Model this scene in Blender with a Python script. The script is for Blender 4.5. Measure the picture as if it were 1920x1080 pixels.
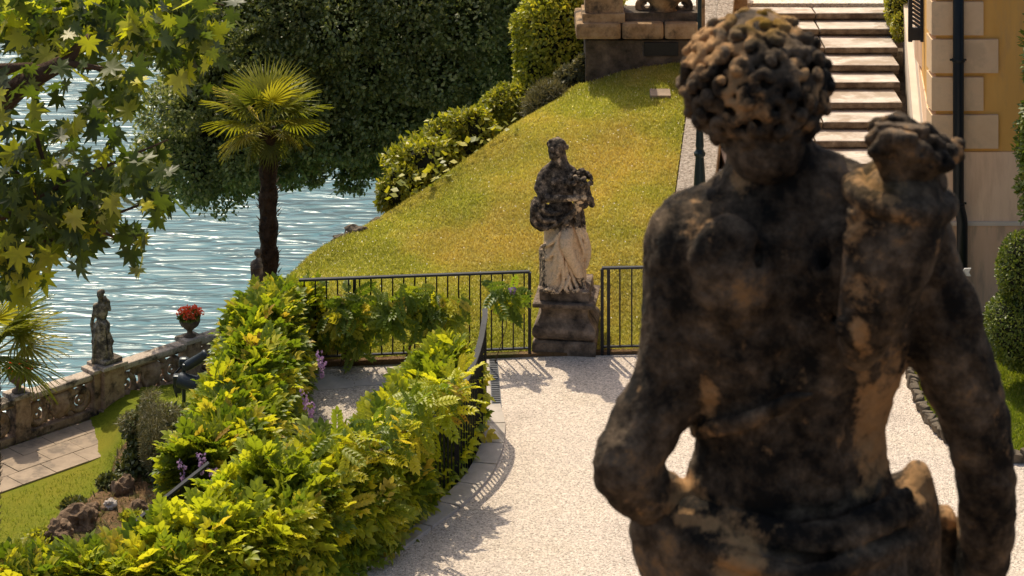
import bpy, bmesh, math, random
import numpy as np
from mathutils import Vector, Matrix, noise as mnoise
random.seed(7); RNG = np.random.default_rng(11)
PI = math.pi
for o in list(bpy.data.objects): bpy.data.objects.remove(o)
C = bpy.context.scene.collection
SC = bpy.context.scene

# ------------------------------------------------------------------ camera, world, sun, exposure
H, F, YH = 9.76, 4500.0, -1000.0
def W(px, py, Y):                      # a point of the place on the sight line of a photo pixel, Y metres away
    return Vector(((px-960)/F*Y, Y, H-(py-YH)/F*Y))
def G(px, py, z=0.0):                  # the point of the level z under a photo pixel
    Y = (H-z)*F/(py-YH)
    return Vector(((px-960)/F*Y, Y, z))
cam = bpy.data.cameras.new('camera'); camo = bpy.data.objects.new('camera', cam); C.objects.link(camo)
camo.location = (0,0,H); camo.rotation_euler = (PI/2,0,0)
cam.sensor_width = 36; cam.lens = F/1920*36; cam.shift_y = -(540-YH)/1920
cam.clip_start = .1; cam.clip_end = 9000
cam.dof.use_dof = True; cam.dof.focus_distance = 25.5; cam.dof.aperture_fstop = 16
SC.camera = camo
w = bpy.data.worlds.new("World"); SC.world = w; w.use_nodes = True
wn = w.node_tree.nodes; wl = w.node_tree.links
sky = wn.new('ShaderNodeTexSky'); sky.sky_type = 'NISHITA'; sky.sun_disc = False
SUN_EL, SUN_AZ = math.radians(54), math.radians(-20)
sky.sun_elevation = SUN_EL; sky.sun_rotation = SUN_AZ; sky.dust_density = 4.0; sky.air_density = .8; sky.ozone_density = .5
wl.new(sky.outputs[0], wn['Background'].inputs[0]); wn['Background'].inputs[1].default_value = 0.15
sd = bpy.data.lights.new('sun', 'SUN'); sd.energy = 4.1; sd.angle = math.radians(.5); sd.color = (1,.87,.68)
so = bpy.data.objects.new('sun', sd); C.objects.link(so)
sdir = Vector((math.sin(SUN_AZ)*math.cos(SUN_EL), math.cos(SUN_AZ)*math.cos(SUN_EL), math.sin(SUN_EL)))
so.rotation_euler = sdir.to_track_quat('Z','Y').to_euler(); so.location = (-5,10,40)
SC.view_settings.view_transform = 'Standard'; SC.view_settings.look = 'None'
SC.view_settings.exposure = 0.06; SC.view_settings.gamma = 1; SC.view_settings.use_curve_mapping = False
SC.render.engine = 'CYCLES'

# ------------------------------------------------------------------ materials
def nt(name):
    m = bpy.data.materials.new(name); m.use_nodes = True
    return m, m.node_tree.nodes, m.node_tree.links, m.node_tree.nodes['Principled BSDF']
def N(ns, typ, **kw):
    n = ns.new(typ)
    for k, v in kw.items():
        if k.startswith('i_'): n.inputs[k[2:].replace('_',' ')].default_value = v
        else: setattr(n, k, v)
    return n
def ramp(ns, stops, interp='LINEAR'):
    r = ns.new('ShaderNodeValToRGB'); r.color_ramp.interpolation = interp
    e = r.color_ramp.elements
    while len(e) < len(stops): e.new(.5)
    for k, (p, c) in enumerate(stops):
        e[k].position = p; e[k].color = (c[0],c[1],c[2],1)
    return r
def stone(name, stops, scale=6, fine=60, bump=.4, bdist=.01, rough=.9, stains=None, sscale=1.5, stain_lo=.5, stain_hi=.62, stretch=(1,1,1)):
    m, ns, ls, b = nt(name)
    tc = N(ns,'ShaderNodeTexCoord'); mp = N(ns,'ShaderNodeMapping'); mp.inputs['Scale'].default_value = stretch
    ls.new(tc.outputs['Object'], mp.inputs[0])
    n1 = N(ns,'ShaderNodeTexNoise', i_Scale=scale, i_Detail=8, i_Roughness=.65); ls.new(mp.outputs[0], n1.inputs['Vector'])
    r = ramp(ns, stops); ls.new(n1.outputs[0], r.inputs[0]); col = r.outputs[0]
    if stains:
        n2 = N(ns,'ShaderNodeTexNoise', i_Scale=sscale, i_Detail=9, i_Roughness=.7); ls.new(mp.outputs[0], n2.inputs['Vector'])
        r2 = ramp(ns, [(stain_lo,(0,0,0)),(stain_hi,(1,1,1))]); ls.new(n2.outputs[0], r2.inputs[0])
        mx = N(ns,'ShaderNodeMixRGB'); ls.new(r2.outputs[0], mx.inputs[0]); ls.new(col, mx.inputs[1]); mx.inputs[2].default_value = (*stains,1)
        col = mx.outputs[0]
    ls.new(col, b.inputs['Base Color']); b.inputs['Roughness'].default_value = rough
    b.inputs['Specular IOR Level'].default_value = .25
    n3 = N(ns,'ShaderNodeTexNoise', i_Scale=fine, i_Detail=5, i_Roughness=.7); ls.new(tc.outputs['Object'], n3.inputs['Vector'])
    bp = N(ns,'ShaderNodeBump', i_Strength=bump, i_Distance=bdist); ls.new(n3.outputs[0], bp.inputs['Height']); ls.new(bp.outputs[0], b.inputs['Normal'])
    return m
def plain(name, c, rough=.5, metal=0, var=.15, scale=8):
    d = tuple(x*(1-var) for x in c); l = tuple(min(1,x*(1+var)) for x in c)
    m = stone(name, [(.35,d),(.65,l)], scale=scale, bump=.08, bdist=.003, rough=rough); m.node_tree.nodes['Principled BSDF'].inputs['Metallic'].default_value = metal
    return m
def leafmat(name, cols, trans=.4, rough=.45, tcol=None, spec=.4, dry=None):
    """cols: ramp stops over the per leaf value 'rnd'"""
    m, ns, ls, b = nt(name)
    at = N(ns,'ShaderNodeAttribute', attribute_name='rnd'); oi = N(ns,'ShaderNodeObjectInfo')
    ad = N(ns,'ShaderNodeMath', operation='ADD'); ls.new(at.outputs['Fac'], ad.inputs[0]); ls.new(oi.outputs['Random'], ad.inputs[1])
    fr = N(ns,'ShaderNodeMath', operation='FRACT'); ls.new(ad.outputs[0], fr.inputs[0])
    r = ramp(ns, cols); ls.new(fr.outputs[0], r.inputs[0])
    tc = N(ns,'ShaderNodeTexCoord'); nz = N(ns,'ShaderNodeTexNoise', i_Scale=.9, i_Detail=3); ls.new(tc.outputs['Object'], nz.inputs['Vector'])
    mr = N(ns,'ShaderNodeMapRange'); mr.inputs[1].default_value=.3; mr.inputs[2].default_value=.7; mr.inputs[3].default_value=.8; mr.inputs[4].default_value=1.2
    ls.new(nz.outputs[0], mr.inputs[0])
    mu = N(ns,'ShaderNodeVectorMath', operation='SCALE'); ls.new(r.outputs[0], mu.inputs[0]); ls.new(mr.outputs[0], mu.inputs['Scale'])
    if dry:     # sunburnt patches of the turf
        nd = N(ns,'ShaderNodeTexNoise', i_Scale=.55, i_Detail=6, i_Roughness=.6); ls.new(tc.outputs['Object'], nd.inputs['Vector'])
        rd = ramp(ns, [(.43,(0,0,0)),(.64,(.85,.85,.85))]); ls.new(nd.outputs[0], rd.inputs[0])
        md = N(ns,'ShaderNodeMixRGB'); ls.new(rd.outputs[0], md.inputs[0]); ls.new(r.outputs[0], md.inputs[1]); md.inputs[2].default_value = (*dry,1); ls.new(md.outputs[0], mu.inputs[0])
    ls.new(mu.outputs[0], b.inputs['Base Color']); b.inputs['Roughness'].default_value = rough
    b.inputs['Specular IOR Level'].default_value = spec
    tr = N(ns,'ShaderNodeBsdfTranslucent'); mm = N(ns,'ShaderNodeMixRGB', blend_type='MULTIPLY'); mm.inputs[0].default_value = 1
    ls.new(mu.outputs[0], mm.inputs[1]); mm.inputs[2].default_value = (*(tcol or (1.9,1.6,.6)),1); ls.new(mm.outputs[0], tr.inputs[0])
    mx = N(ns,'ShaderNodeMixShader'); mx.inputs[0].default_value = trans
    ls.new(b.outputs[0], mx.inputs[1]); ls.new(tr.outputs[0], mx.inputs[2])
    ls.new(mx.outputs[0], ns['Material Output'].inputs[0])
    return m

M = {}
def build_materials():
    # gravel
    def gravel(name, lo, hi, sc=70):
        m, ns, ls, b = nt(name)
        tc = N(ns,'ShaderNodeTexCoord')
        v = N(ns,'ShaderNodeTexVoronoi', i_Scale=sc); ls.new(tc.outputs['Object'], v.inputs['Vector'])
        sp = N(ns,'ShaderNodeSeparateColor'); ls.new(v.outputs['Color'], sp.inputs[0])
        r = ramp(ns, [(0,tuple(x*.66 for x in lo)),(.22,lo),(.75,hi),(1,tuple(min(.92,x*1.2) for x in hi))]); ls.new(sp.outputs[0], r.inputs[0])
        n2 = N(ns,'ShaderNodeTexNoise', i_Scale=.8, i_Detail=6, i_Roughness=.65); ls.new(tc.outputs['Object'], n2.inputs['Vector'])
        r2 = ramp(ns, [(.32,(.82,.80,.78)),(.48,(1,.97,.94)),(.6,(1.0,.97,.92)),(.7,(.93,.89,.82))]); ls.new(n2.outputs[0], r2.inputs[0])
        mm = N(ns,'ShaderNodeMixRGB', blend_type='MULTIPLY'); mm.inputs[0].default_value = 1
        ls.new(r.outputs[0], mm.inputs[1]); ls.new(r2.outputs[0], mm.inputs[2]); ls.new(mm.outputs[0], b.inputs['Base Color'])
        b.inputs['Roughness'].default_value = .95; b.inputs['Specular IOR Level'].default_value = .1
        n3 = N(ns,'ShaderNodeTexNoise', i_Scale=38, i_Detail=3); ls.new(tc.outputs['Object'], n3.inputs['Vector'])
        sb = N(ns,'ShaderNodeMath', operation='SUBTRACT'); ls.new(n3.outputs[0], sb.inputs[0]); ls.new(v.outputs['Distance'], sb.inputs[1])
        bp = N(ns,'ShaderNodeBump', i_Strength=.85, i_Distance=.012); ls.new(sb.outputs[0], bp.inputs['Height']); ls.new(bp.outputs[0], b.inputs['Normal'])
        return m
    M['gravel'] = gravel('pale gravel', (.52,.455,.38), (.70,.62,.53))
    M['gravel_path'] = gravel('greyer gravel', (.44,.39,.33), (.60,.54,.46))
    M['gravel_white'] = gravel('upper terrace gravel', (.72,.68,.60), (.82,.78,.70), 40)
    # lawn
    def lawn(name, a, bcol, c, dry):
        m, ns, ls, b = nt(name)
        tc = N(ns,'ShaderNodeTexCoord')
        n1 = N(ns,'ShaderNodeTexNoise', i_Scale=9, i_Detail=8, i_Roughness=.75); ls.new(tc.outputs['Object'], n1.inputs['Vector'])
        r = ramp(ns, [(.3,a),(.5,bcol),(.7,c)]); ls.new(n1.outputs[0], r.inputs[0])
        n2 = N(ns,'ShaderNodeTexNoise', i_Scale=.55, i_Detail=6, i_Roughness=.6); ls.new(tc.outputs['Object'], n2.inputs['Vector'])
        r2 = ramp(ns, [(.45,(0,0,0)),(.66,(.85,.85,.85))]); ls.new(n2.outputs[0], r2.inputs[0])
        mx = N(ns,'ShaderNodeMixRGB'); ls.new(r2.outputs[0], mx.inputs[0]); ls.new(r.outputs[0], mx.inputs[1]); mx.inputs[2].default_value=(*dry,1)
        n4 = N(ns,'ShaderNodeTexNoise', i_Scale=70, i_Detail=2); ls.new(tc.outputs['Object'], n4.inputs['Vector'])
        mr = N(ns,'ShaderNodeMapRange'); mr.inputs[1].default_value=.3; mr.inputs[2].default_value=.7; mr.inputs[3].default_value=.7; mr.inputs[4].default_value=1.3; ls.new(n4.outputs[0], mr.inputs[0])
        mu = N(ns,'ShaderNodeVectorMath', operation='SCALE'); ls.new(mx.outputs[0], mu.inputs[0]); ls.new(mr.outputs[0], mu.inputs['Scale'])
        ls.new(mu.outputs[0], b.inputs['Base Color']); b.inputs['Roughness'].default_value = .9; b.inputs['Specular IOR Level'].default_value = .1
        bp = N(ns,'ShaderNodeBump', i_Strength=.8, i_Distance=.03); ls.new(n4.outputs[0], bp.inputs['Height']); ls.new(bp.outputs[0], b.inputs['Normal'])
        return m
    M['lawn'] = lawn('mown lawn', (.20,.21,.03), (.29,.29,.045), (.38,.36,.06), (.50,.39,.11))
    M['lawn2'] = lawn('lower lawn', (.10,.13,.008), (.15,.18,.012), (.20,.21,.016), (.22,.20,.018))
    M['soil'] = stone('dry soil', [(.3,(.10,.055,.022)),(.6,(.27,.16,.07)),(.8,(.36,.24,.10))], scale=4, fine=25, bump=1, bdist=.08, stains=(.10,.10,.02), sscale=1.2)
    M['rock'] = stone('rock', [(.3,(.07,.045,.025)),(.55,(.20,.13,.075)),(.8,(.38,.28,.18))], scale=5, fine=18, bump=.8, bdist=.04)
    # water
    m, ns, ls, b = nt('lake water')
    tc = N(ns,'ShaderNodeTexCoord')
    mp = N(ns,'ShaderNodeMapping'); mp.inputs['Scale'].default_value = (.62,2.5,1); mp.inputs['Rotation'].default_value = (0,0,math.radians(-13)); ls.new(tc.outputs['Object'], mp.inputs[0])
    n1 = N(ns,'ShaderNodeTexNoise', i_Scale=.9, i_Detail=2.0, i_Roughness=.45, i_Distortion=.9); ls.new(mp.outputs[0], n1.inputs['Vector'])
    mp2 = N(ns,'ShaderNodeMapping'); mp2.inputs['Scale'].default_value = (.16,.3,1); mp2.inputs['Rotation'].default_value = (0,0,math.radians(20)); ls.new(tc.outputs['Object'], mp2.inputs[0])
    n2 = N(ns,'ShaderNodeTexNoise', i_Scale=1.0, i_Detail=2); ls.new(mp2.outputs[0], n2.inputs['Vector'])
    ma = N(ns,'ShaderNodeMath', operation='MULTIPLY_ADD'); ls.new(n2.outputs[0], ma.inputs[0]); ma.inputs[1].default_value = .5; ls.new(n1.outputs[0], ma.inputs[2])
    bp = N(ns,'ShaderNodeBump', i_Strength=1.0, i_Distance=.20); ls.new(ma.outputs[0], bp.inputs['Height']); ls.new(bp.outputs[0], b.inputs['Normal'])
    b.inputs['Base Color'].default_value = (.05,.17,.19,1); b.inputs['Roughness'].default_value = .3; b.inputs['IOR'].default_value = 1.33
    lw_ = N(ns,'ShaderNodeLayerWeight'); lw_.inputs[0].default_value = .5; ls.new(bp.outputs[0], lw_.inputs['Normal'])
    rw = ramp(ns, [(.60,(.03,.03,.03)),(.70,(.06,.06,.06)),(.718,(.90,.90,.90)),(.9,(.97,.97,.97))]); ls.new(lw_.outputs['Facing'], rw.inputs[0])
    gl = N(ns,'ShaderNodeBsdfGlossy'); gl.inputs['Color'].default_value = (.165,.225,.235,1); gl.inputs['Roughness'].default_value = .30; ls.new(bp.outputs[0], gl.inputs['Normal'])
    mw = N(ns,'ShaderNodeMixShader'); ls.new(rw.outputs[0], mw.inputs[0]); ls.new(b.outputs[0], mw.inputs[1]); ls.new(gl.outputs[0], mw.inputs[2])
    ls.new(mw.outputs[0], ns['Material Output'].inputs[0])
    M['water'] = m; M['water_bump'] = bp
    # stones
    M['curb'] = stone('curb stone', [(.3,(.36,.32,.27)),(.7,(.54,.48,.41))], scale=5, bump=.3)
    M['slate'] = plain('drain slate', (.12,.125,.135), .6)
    M['paver'] = stone('paving stone', [(.3,(.27,.21,.15)),(.7,(.40,.31,.22))], scale=3, bump=.4, stains=(.2,.16,.12), sscale=2)
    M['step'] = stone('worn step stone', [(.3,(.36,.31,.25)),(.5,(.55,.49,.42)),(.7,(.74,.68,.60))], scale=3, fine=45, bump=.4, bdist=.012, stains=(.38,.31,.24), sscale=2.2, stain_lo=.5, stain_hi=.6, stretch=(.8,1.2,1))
    M['riser'] = stone('stained shaded riser stone', [(.35,(.09,.06,.04)),(.55,(.20,.15,.10)),(.75,(.38,.30,.22))], scale=6, fine=40, bump=.9, bdist=.02)  # darker than the treads: stains, plus shade put into the colour
    M['pebble_cap'] = stone('pebbledash coping', [(.35,(.22,.18,.14)),(.5,(.42,.36,.29)),(.65,(.6,.52,.43))], scale=28, fine=38, bump=1, bdist=.03)
    M['ruststone'] = stone('warm brown stone', [(.3,(.18,.11,.05)),(.5,(.36,.24,.13)),(.75,(.52,.38,.22))], scale=5, fine=40, bump=.7, bdist=.02, stains=(.06,.048,.035), sscale=2.2)  # warm brown stone with random dark blotches
    M['darkstone'] = stone('lichen dark stone', [(.35,(.05,.042,.03)),(.55,(.14,.11,.08)),(.75,(.26,.20,.14))], scale=5, fine=30, bump=1, bdist=.03)
    M['balstone'] = stone('balustrade stone', [(.3,(.17,.105,.065)),(.5,(.36,.24,.15)),(.75,(.52,.38,.25))], scale=5, fine=40, bump=.7, bdist=.02, stains=(.045,.035,.028), sscale=1.6)
    M['railstone'] = stone('pebbly handrail stone', [(.3,(.34,.27,.2)),(.7,(.62,.52,.41))], scale=25, fine=60, bump=.7, bdist=.01, stains=(.06,.05,.035), sscale=2)
    M['edge'] = stone('edging stone', [(.3,(.06,.05,.035)),(.7,(.24,.19,.13))], scale=8, fine=30, bump=.9, bdist=.02)
    M['ochre'] = stone('ochre plaster', [(.3,(.66,.36,.09)),(.7,(.74,.42,.11))], scale=2, fine=80, bump=.12, bdist=.004, rough=.95, stains=(.60,.35,.12), sscale=1.3, stretch=(2.5,2.5,.6))
    M['cream'] = stone('cream plaster', [(.3,(.62,.52,.40)),(.7,(.72,.62,.49))], scale=2.5, fine=80, bump=.15, bdist=.004, rough=.95)
    M['quoin'] = stone('quoin plaster', [(.3,(.68,.47,.27)),(.7,(.77,.56,.34))], scale=4, fine=60, bump=.2, bdist=.005, rough=.95, stains=(.60,.43,.26), sscale=2)
    M['plinth'] = stone('pink plinth plaster', [(.3,(.82,.56,.35)),(.7,(.88,.63,.41))], scale=3, fine=60, bump=.2, bdist=.005, rough=.95, stains=(.74,.50,.31), sscale=1.6, stretch=(3,3,.5))
    M['lowplinth'] = stone('lower plinth plaster', [(.3,(.66,.42,.25)),(.7,(.75,.50,.32))], scale=3, fine=60, bump=.25, bdist=.005, rough=.95, stains=(.5,.34,.22), sscale=1.8, stretch=(3,3,.5))
    M['pipe'] = plain('black pipe', (.012,.016,.019), .35, .3)
    M['shutter'] = plain('blue black shutter paint', (.022,.028,.038), .5)
    M['iron'] = plain('dark iron', (.02,.022,.024), .35, .4)
    M['ironrail'] = plain('grey handrail iron', (.04,.042,.044), .7, 0)
    M['lamp'] = plain('green black lamp iron', (.016,.030,.030), .4, .3)
    M['flood'] = plain('floodlight paint', (.045,.055,.06), .35, .3)
    M['white'] = plain('white paint', (.8,.78,.72), .6)
    M['ink'] = plain('dark lettering', (.05,.05,.05), .6)
    M['bark'] = stone('plane bark', [(.3,(.05,.03,.018)),(.6,(.12,.07,.04)),(.8,(.2,.13,.08))], scale=6, fine=25, bump=.8, bdist=.03)
    M['palmbark'] = stone('palm fibre', [(.3,(.02,.014,.008)),(.6,(.07,.045,.025)),(.8,(.13,.09,.05))], scale=12, fine=40, bump=1, bdist=.03)
    M['terracotta'] = plain('dark urn stone', (.14,.10,.07), .9, 0, .4)
    # leaves
    M['wist'] = leafmat('wisteria leaf', [(0,(.11,.17,.02)),(.35,(.21,.27,.025)),(.65,(.39,.42,.035)),(.90,(.60,.57,.05)),(.98,(.58,.46,.07)),(1,(.38,.24,.06))], .42, tcol=(1.5,1.5,.5))
    M['wist_in'] = leafmat('shaded wisteria leaf', [(0,(.05,.075,.012)),(.6,(.10,.13,.014)),(1,(.17,.18,.018))], .3, tcol=(1.5,1.5,.5))  # darker copy of the wisteria leaf, the hedge's inner shade put into its colour
    M['wist_flower'] = leafmat('wisteria blossom', [(0,(.28,.17,.36)),(1,(.48,.34,.5))], .3, tcol=(1.2,1.1,1.2))
    M['plane'] = leafmat('plane leaf', [(0,(.045,.065,.02)),(.6,(.085,.11,.026)),(.78,(.19,.20,.03)),(.93,(.48,.44,.04)),(1,(.46,.42,.2))], .48, tcol=(1.6,1.8,.4))
    M['palm'] = leafmat('palm leaf', [(0,(.13,.16,.025)),(.5,(.24,.26,.03)),(.85,(.38,.35,.05)),(1,(.45,.38,.14))], .4, tcol=(1.6,1.5,.5))
    M['bigtree'] = leafmat('dark evergreen leaf', [(0,(.10,.13,.04)),(.6,(.20,.235,.07)),(1,(.44,.44,.17))], .35, rough=.45, spec=.6, tcol=(1.4,1.4,.7))
    M['laurel'] = leafmat('laurel leaf', [(0,(.16,.19,.025)),(.6,(.33,.33,.035)),(1,(.55,.49,.07))], .35, tcol=(1.5,1.5,.5))
    M['box'] = leafmat('box leaf', [(0,(.07,.11,.018)),(.6,(.15,.19,.028)),(1,(.25,.27,.04))], .3, tcol=(1.4,1.5,.6))
    M['ivy'] = leafmat('ivy leaf', [(0,(.05,.07,.02)),(.7,(.11,.13,.035)),(1,(.22,.22,.08))], .2)
    M['grey'] = leafmat('grey green leaf', [(0,(.10,.10,.045)),(.6,(.17,.16,.07)),(1,(.26,.23,.12))], .25, tcol=(1.4,1.3,.8))
    M['red'] = leafmat('red geranium petal', [(0,(.85,.10,.03)),(.7,(.95,.17,.05)),(1,(.9,.32,.16))], .3, tcol=(1.4,1.0,.9))
    M['grass'] = leafmat('grass blade', [(0,(.24,.26,.035)),(.6,(.37,.37,.055)),(.9,(.52,.47,.10)),(1,(.8,.75,.5))], .45, tcol=(1.3,1.3,.7), dry=(.56,.42,.13))
    M['grass2'] = leafmat('greener grass blade', [(0,(.11,.15,.01)),(.6,(.18,.22,.015)),(1,(.30,.30,.04))], .45, tcol=(1.3,1.4,.6))
build_materials()
def statue_mat(name, dark, mid, tan, fine=90, mott=9, bump=.6, bd=.006):
    """blend of black lichen, brown and bare tan stone; per vertex 'tan' says where the stone is bare or painted pale as if lit, 'yel' where yellow lichen grows"""
    m, ns, ls, b = nt(name)
    tc = N(ns,'ShaderNodeTexCoord'); at = N(ns,'ShaderNodeAttribute', attribute_name='tan'); ay = N(ns,'ShaderNodeAttribute', attribute_name='yel')
    n1 = N(ns,'ShaderNodeTexNoise', i_Scale=mott, i_Detail=9, i_Roughness=.72); ls.new(tc.outputs['Object'], n1.inputs['Vector'])
    r1 = ramp(ns, [(.41,dark),(.48,tuple(x*.55 for x in mid)),(.54,mid),(.60,tuple(x*1.7 for x in mid)),(.68,tuple(x*.75 for x in tan))]); ls.new(n1.outputs[0], r1.inputs[0])
    n2 = N(ns,'ShaderNodeTexNoise', i_Scale=mott*2.2, i_Detail=7, i_Roughness=.7); ls.new(tc.outputs['Object'], n2.inputs['Vector'])
    ad = N(ns,'ShaderNodeMath', operation='MULTIPLY_ADD'); ls.new(n2.outputs[0], ad.inputs[0]); ad.inputs[1].default_value = 2.4; 
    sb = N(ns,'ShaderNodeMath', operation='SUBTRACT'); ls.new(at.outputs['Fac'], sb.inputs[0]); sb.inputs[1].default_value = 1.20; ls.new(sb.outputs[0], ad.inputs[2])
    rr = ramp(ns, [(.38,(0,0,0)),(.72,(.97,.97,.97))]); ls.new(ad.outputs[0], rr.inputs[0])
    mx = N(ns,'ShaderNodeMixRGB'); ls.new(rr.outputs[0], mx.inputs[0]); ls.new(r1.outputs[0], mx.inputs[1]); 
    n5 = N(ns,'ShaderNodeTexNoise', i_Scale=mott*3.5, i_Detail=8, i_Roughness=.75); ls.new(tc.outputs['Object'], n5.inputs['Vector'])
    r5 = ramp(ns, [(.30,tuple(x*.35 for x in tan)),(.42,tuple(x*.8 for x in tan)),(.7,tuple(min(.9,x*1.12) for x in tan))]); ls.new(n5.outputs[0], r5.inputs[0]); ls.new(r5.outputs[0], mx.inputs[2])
    my = N(ns,'ShaderNodeMixRGB'); ls.new(ay.outputs['Fac'], my.inputs[0]); ls.new(mx.outputs[0], my.inputs[1]); my.inputs[2].default_value = (.30,.17,.02,1)
    ls.new(my.outputs[0], b.inputs['Base Color']); b.inputs['Roughness'].default_value = .92; b.inputs['Specular IOR Level'].default_value = .2
    n3 = N(ns,'ShaderNodeTexNoise', i_Scale=fine, i_Detail=6, i_Roughness=.75); ls.new(tc.outputs['Object'], n3.inputs['Vector'])
    bp = N(ns,'ShaderNodeBump', i_Strength=bump, i_Distance=bd); ls.new(n3.outputs[0], bp.inputs['Height']); ls.new(bp.outputs[0], b.inputs['Normal'])
    return m
M['statue_near'] = statue_mat('lichened statue stone', (.018,.015,.011), (.14,.10,.062), (.64,.37,.16), bump=1, bd=.016, fine=55, mott=11)
M['statue_mid'] = statue_mat('dark and pale statue stone', (.02,.017,.013), (.13,.10,.07), (.78,.57,.35), fine=60, mott=14)  # darker above and tan below, by the vertex value
M['statue_far'] = statue_mat('grey statue stone', (.07,.06,.05), (.22,.185,.135), (.52,.43,.3), fine=30, mott=7)

# ------------------------------------------------------------------ helpers
def tag(o, label=None, cat=None, group=None, kind=None):
    if label: o['label'] = label
    if cat: o['category'] = cat
    if group: o['group'] = group
    if kind: o['kind'] = kind
    return o
def thing(name, loc, label, cat, group=None):
    o = bpy.data.objects.new(name, None); C.objects.link(o); o.location = loc; o.empty_display_size = .2
    return tag(o, label, cat, group)
def link(name, me, mat=None, parent=None, smooth=False):
    o = bpy.data.objects.new(name, me); C.objects.link(o)
    if mat is not None and not me.materials: me.materials.append(mat)
    if smooth:
        me.polygons.foreach_set('use_smooth', [True]*len(me.polygons))
    if parent:
        o.parent = parent; o.location = -PW(parent)
    return o
def PW(p):
    v = p.location.copy()
    while p.parent: p = p.parent; v = v + p.location
    return v
def npmesh(name, V, Fc, attrs=None):
    """V (n,3); Fc (m,k) faces of one size or list of such arrays; attrs {name: per vertex float}"""
    me = bpy.data.meshes.new(name); Fl = Fc if isinstance(Fc, list) else [Fc]
    me.vertices.add(len(V)); me.vertices.foreach_set('co', np.ascontiguousarray(V, dtype=np.float32).ravel())
    idx = np.concatenate([f.ravel() for f in Fl]).astype(np.int32)
    tot = np.concatenate([np.full(len(f), f.shape[1]) for f in Fl]).astype(np.int32)
    st = np.concatenate([[0], np.cumsum(tot)[:-1]]).astype(np.int32)
    me.loops.add(len(idx)); me.loops.foreach_set('vertex_index', idx)
    me.polygons.add(len(tot)); me.polygons.foreach_set('loop_start', st); me.polygons.foreach_set('loop_total', tot)
    me.update(calc_edges=True)
    for k, a in (attrs or {}).items():
        at = me.attributes.new(k, 'FLOAT', 'POINT'); at.data.foreach_set('value', np.ascontiguousarray(a, dtype=np.float32))
    return me
class MB:
    def __init__(s): s.bm = bmesh.new()
    def box(s, c, size, rz=0, bev=0, mat4=None, segs=2):
        r = bmesh.ops.create_cube(s.bm, size=1); vs = r['verts']
        T = (mat4 if mat4 is not None else Matrix.Translation(c) @ Matrix.Rotation(rz,4,'Z')) @ Matrix.Diagonal((*size,1))
        bmesh.ops.transform(s.bm, matrix=T, verts=vs)
        if bev:
            es = list({e for v in vs for e in v.link_edges})
            bmesh.ops.bevel(s.bm, geom=es, offset=bev, segments=segs, affect='EDGES', profile=.6)
        return s
    def tube(s, pts, r, n=8, close=True):
        pts = [Vector(p) for p in pts]; rs = r if isinstance(r,(list,tuple)) else [r]*len(pts)
        rings = []; prev = None
        for i, p in enumerate(pts):
            d = (pts[min(i+1,len(pts)-1)] - pts[max(i-1,0)]).normalized()
            if prev is None:
                a = Vector((0,0,1)) if abs(d.z) < .9 else Vector((1,0,0)); u = d.cross(a).normalized()
            else: u = (prev - d*prev.dot(d)).normalized()
            prev = u; v = d.cross(u)
            rings.append([s.bm.verts.new(p + rs[i]*(math.cos(2*PI*k/n)*u + math.sin(2*PI*k/n)*v)) for k in range(n)])
        for a, b in zip(rings, rings[1:]):
            for k in range(n): s.bm.faces.new((a[k],a[(k+1)%n],b[(k+1)%n],b[k]))
        if close: s.bm.faces.new(rings[0][::-1]); s.bm.faces.new(rings[-1])
        return s
    def bar(s, p, q, wx, wz):
        p, q = Vector(p), Vector(q); d = q-p; L = d.length
        if L < 1e-6: return s
        up = Vector((0,0,1)) if abs(d.normalized().z) < .95 else Vector((0,1,0))
        x = d.normalized(); y = up.cross(x).normalized(); z = x.cross(y)
        m = Matrix((x,y,z)).transposed().to_4x4(); m.translation = (p+q)/2
        return s.box(None, (L,wx,wz), mat4=m)
    def lathe(s, c, prof, n=24, axis=None):
        rings = []
        R = (axis.to_track_quat('Z','Y').to_matrix() if axis is not None else Matrix.Identity(3)); c = Vector(c)
        for r, z in prof: rings.append([s.bm.verts.new(c + R @ Vector((r*math.cos(2*PI*k/n), r*math.sin(2*PI*k/n), z))) for k in range(n)])
        for a, b in zip(rings, rings[1:]):
            for k in range(n): s.bm.faces.new((a[k],a[(k+1)%n],b[(k+1)%n],b[k]))
        s.bm.faces.new(rings[0][::-1]); s.bm.faces.new(rings[-1]); return s
    def prism(s, pts, z0, z1):
        a = [s.bm.verts.new((p[0],p[1],z0 if not callable(z0) else z0(p))) for p in pts]
        b = [s.bm.verts.new((p[0],p[1],z1 if not callable(z1) else z1(p))) for p in pts]
        n = len(pts); s.bm.faces.new(a[::-1]); s.bm.faces.new(b)
        for k in range(n): s.bm.faces.new((a[k],a[(k+1)%n],b[(k+1)%n],b[k]))
        return s
    def build(s, name, mat, parent=None, smooth=False):
        bmesh.ops.recalc_face_normals(s.bm, faces=s.bm.faces)
        me = bpy.data.meshes.new(name); s.bm.to_mesh(me); s.bm.free()
        return link(name, me, mat, parent, smooth)
def rough_verts(o, amp, sc, seed=0):
    me = o.data
    for v in me.vertices:
        n = mnoise.noise_vector((v.co + Vector((seed,seed*2,0)))*sc); v.co += n*amp
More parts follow.
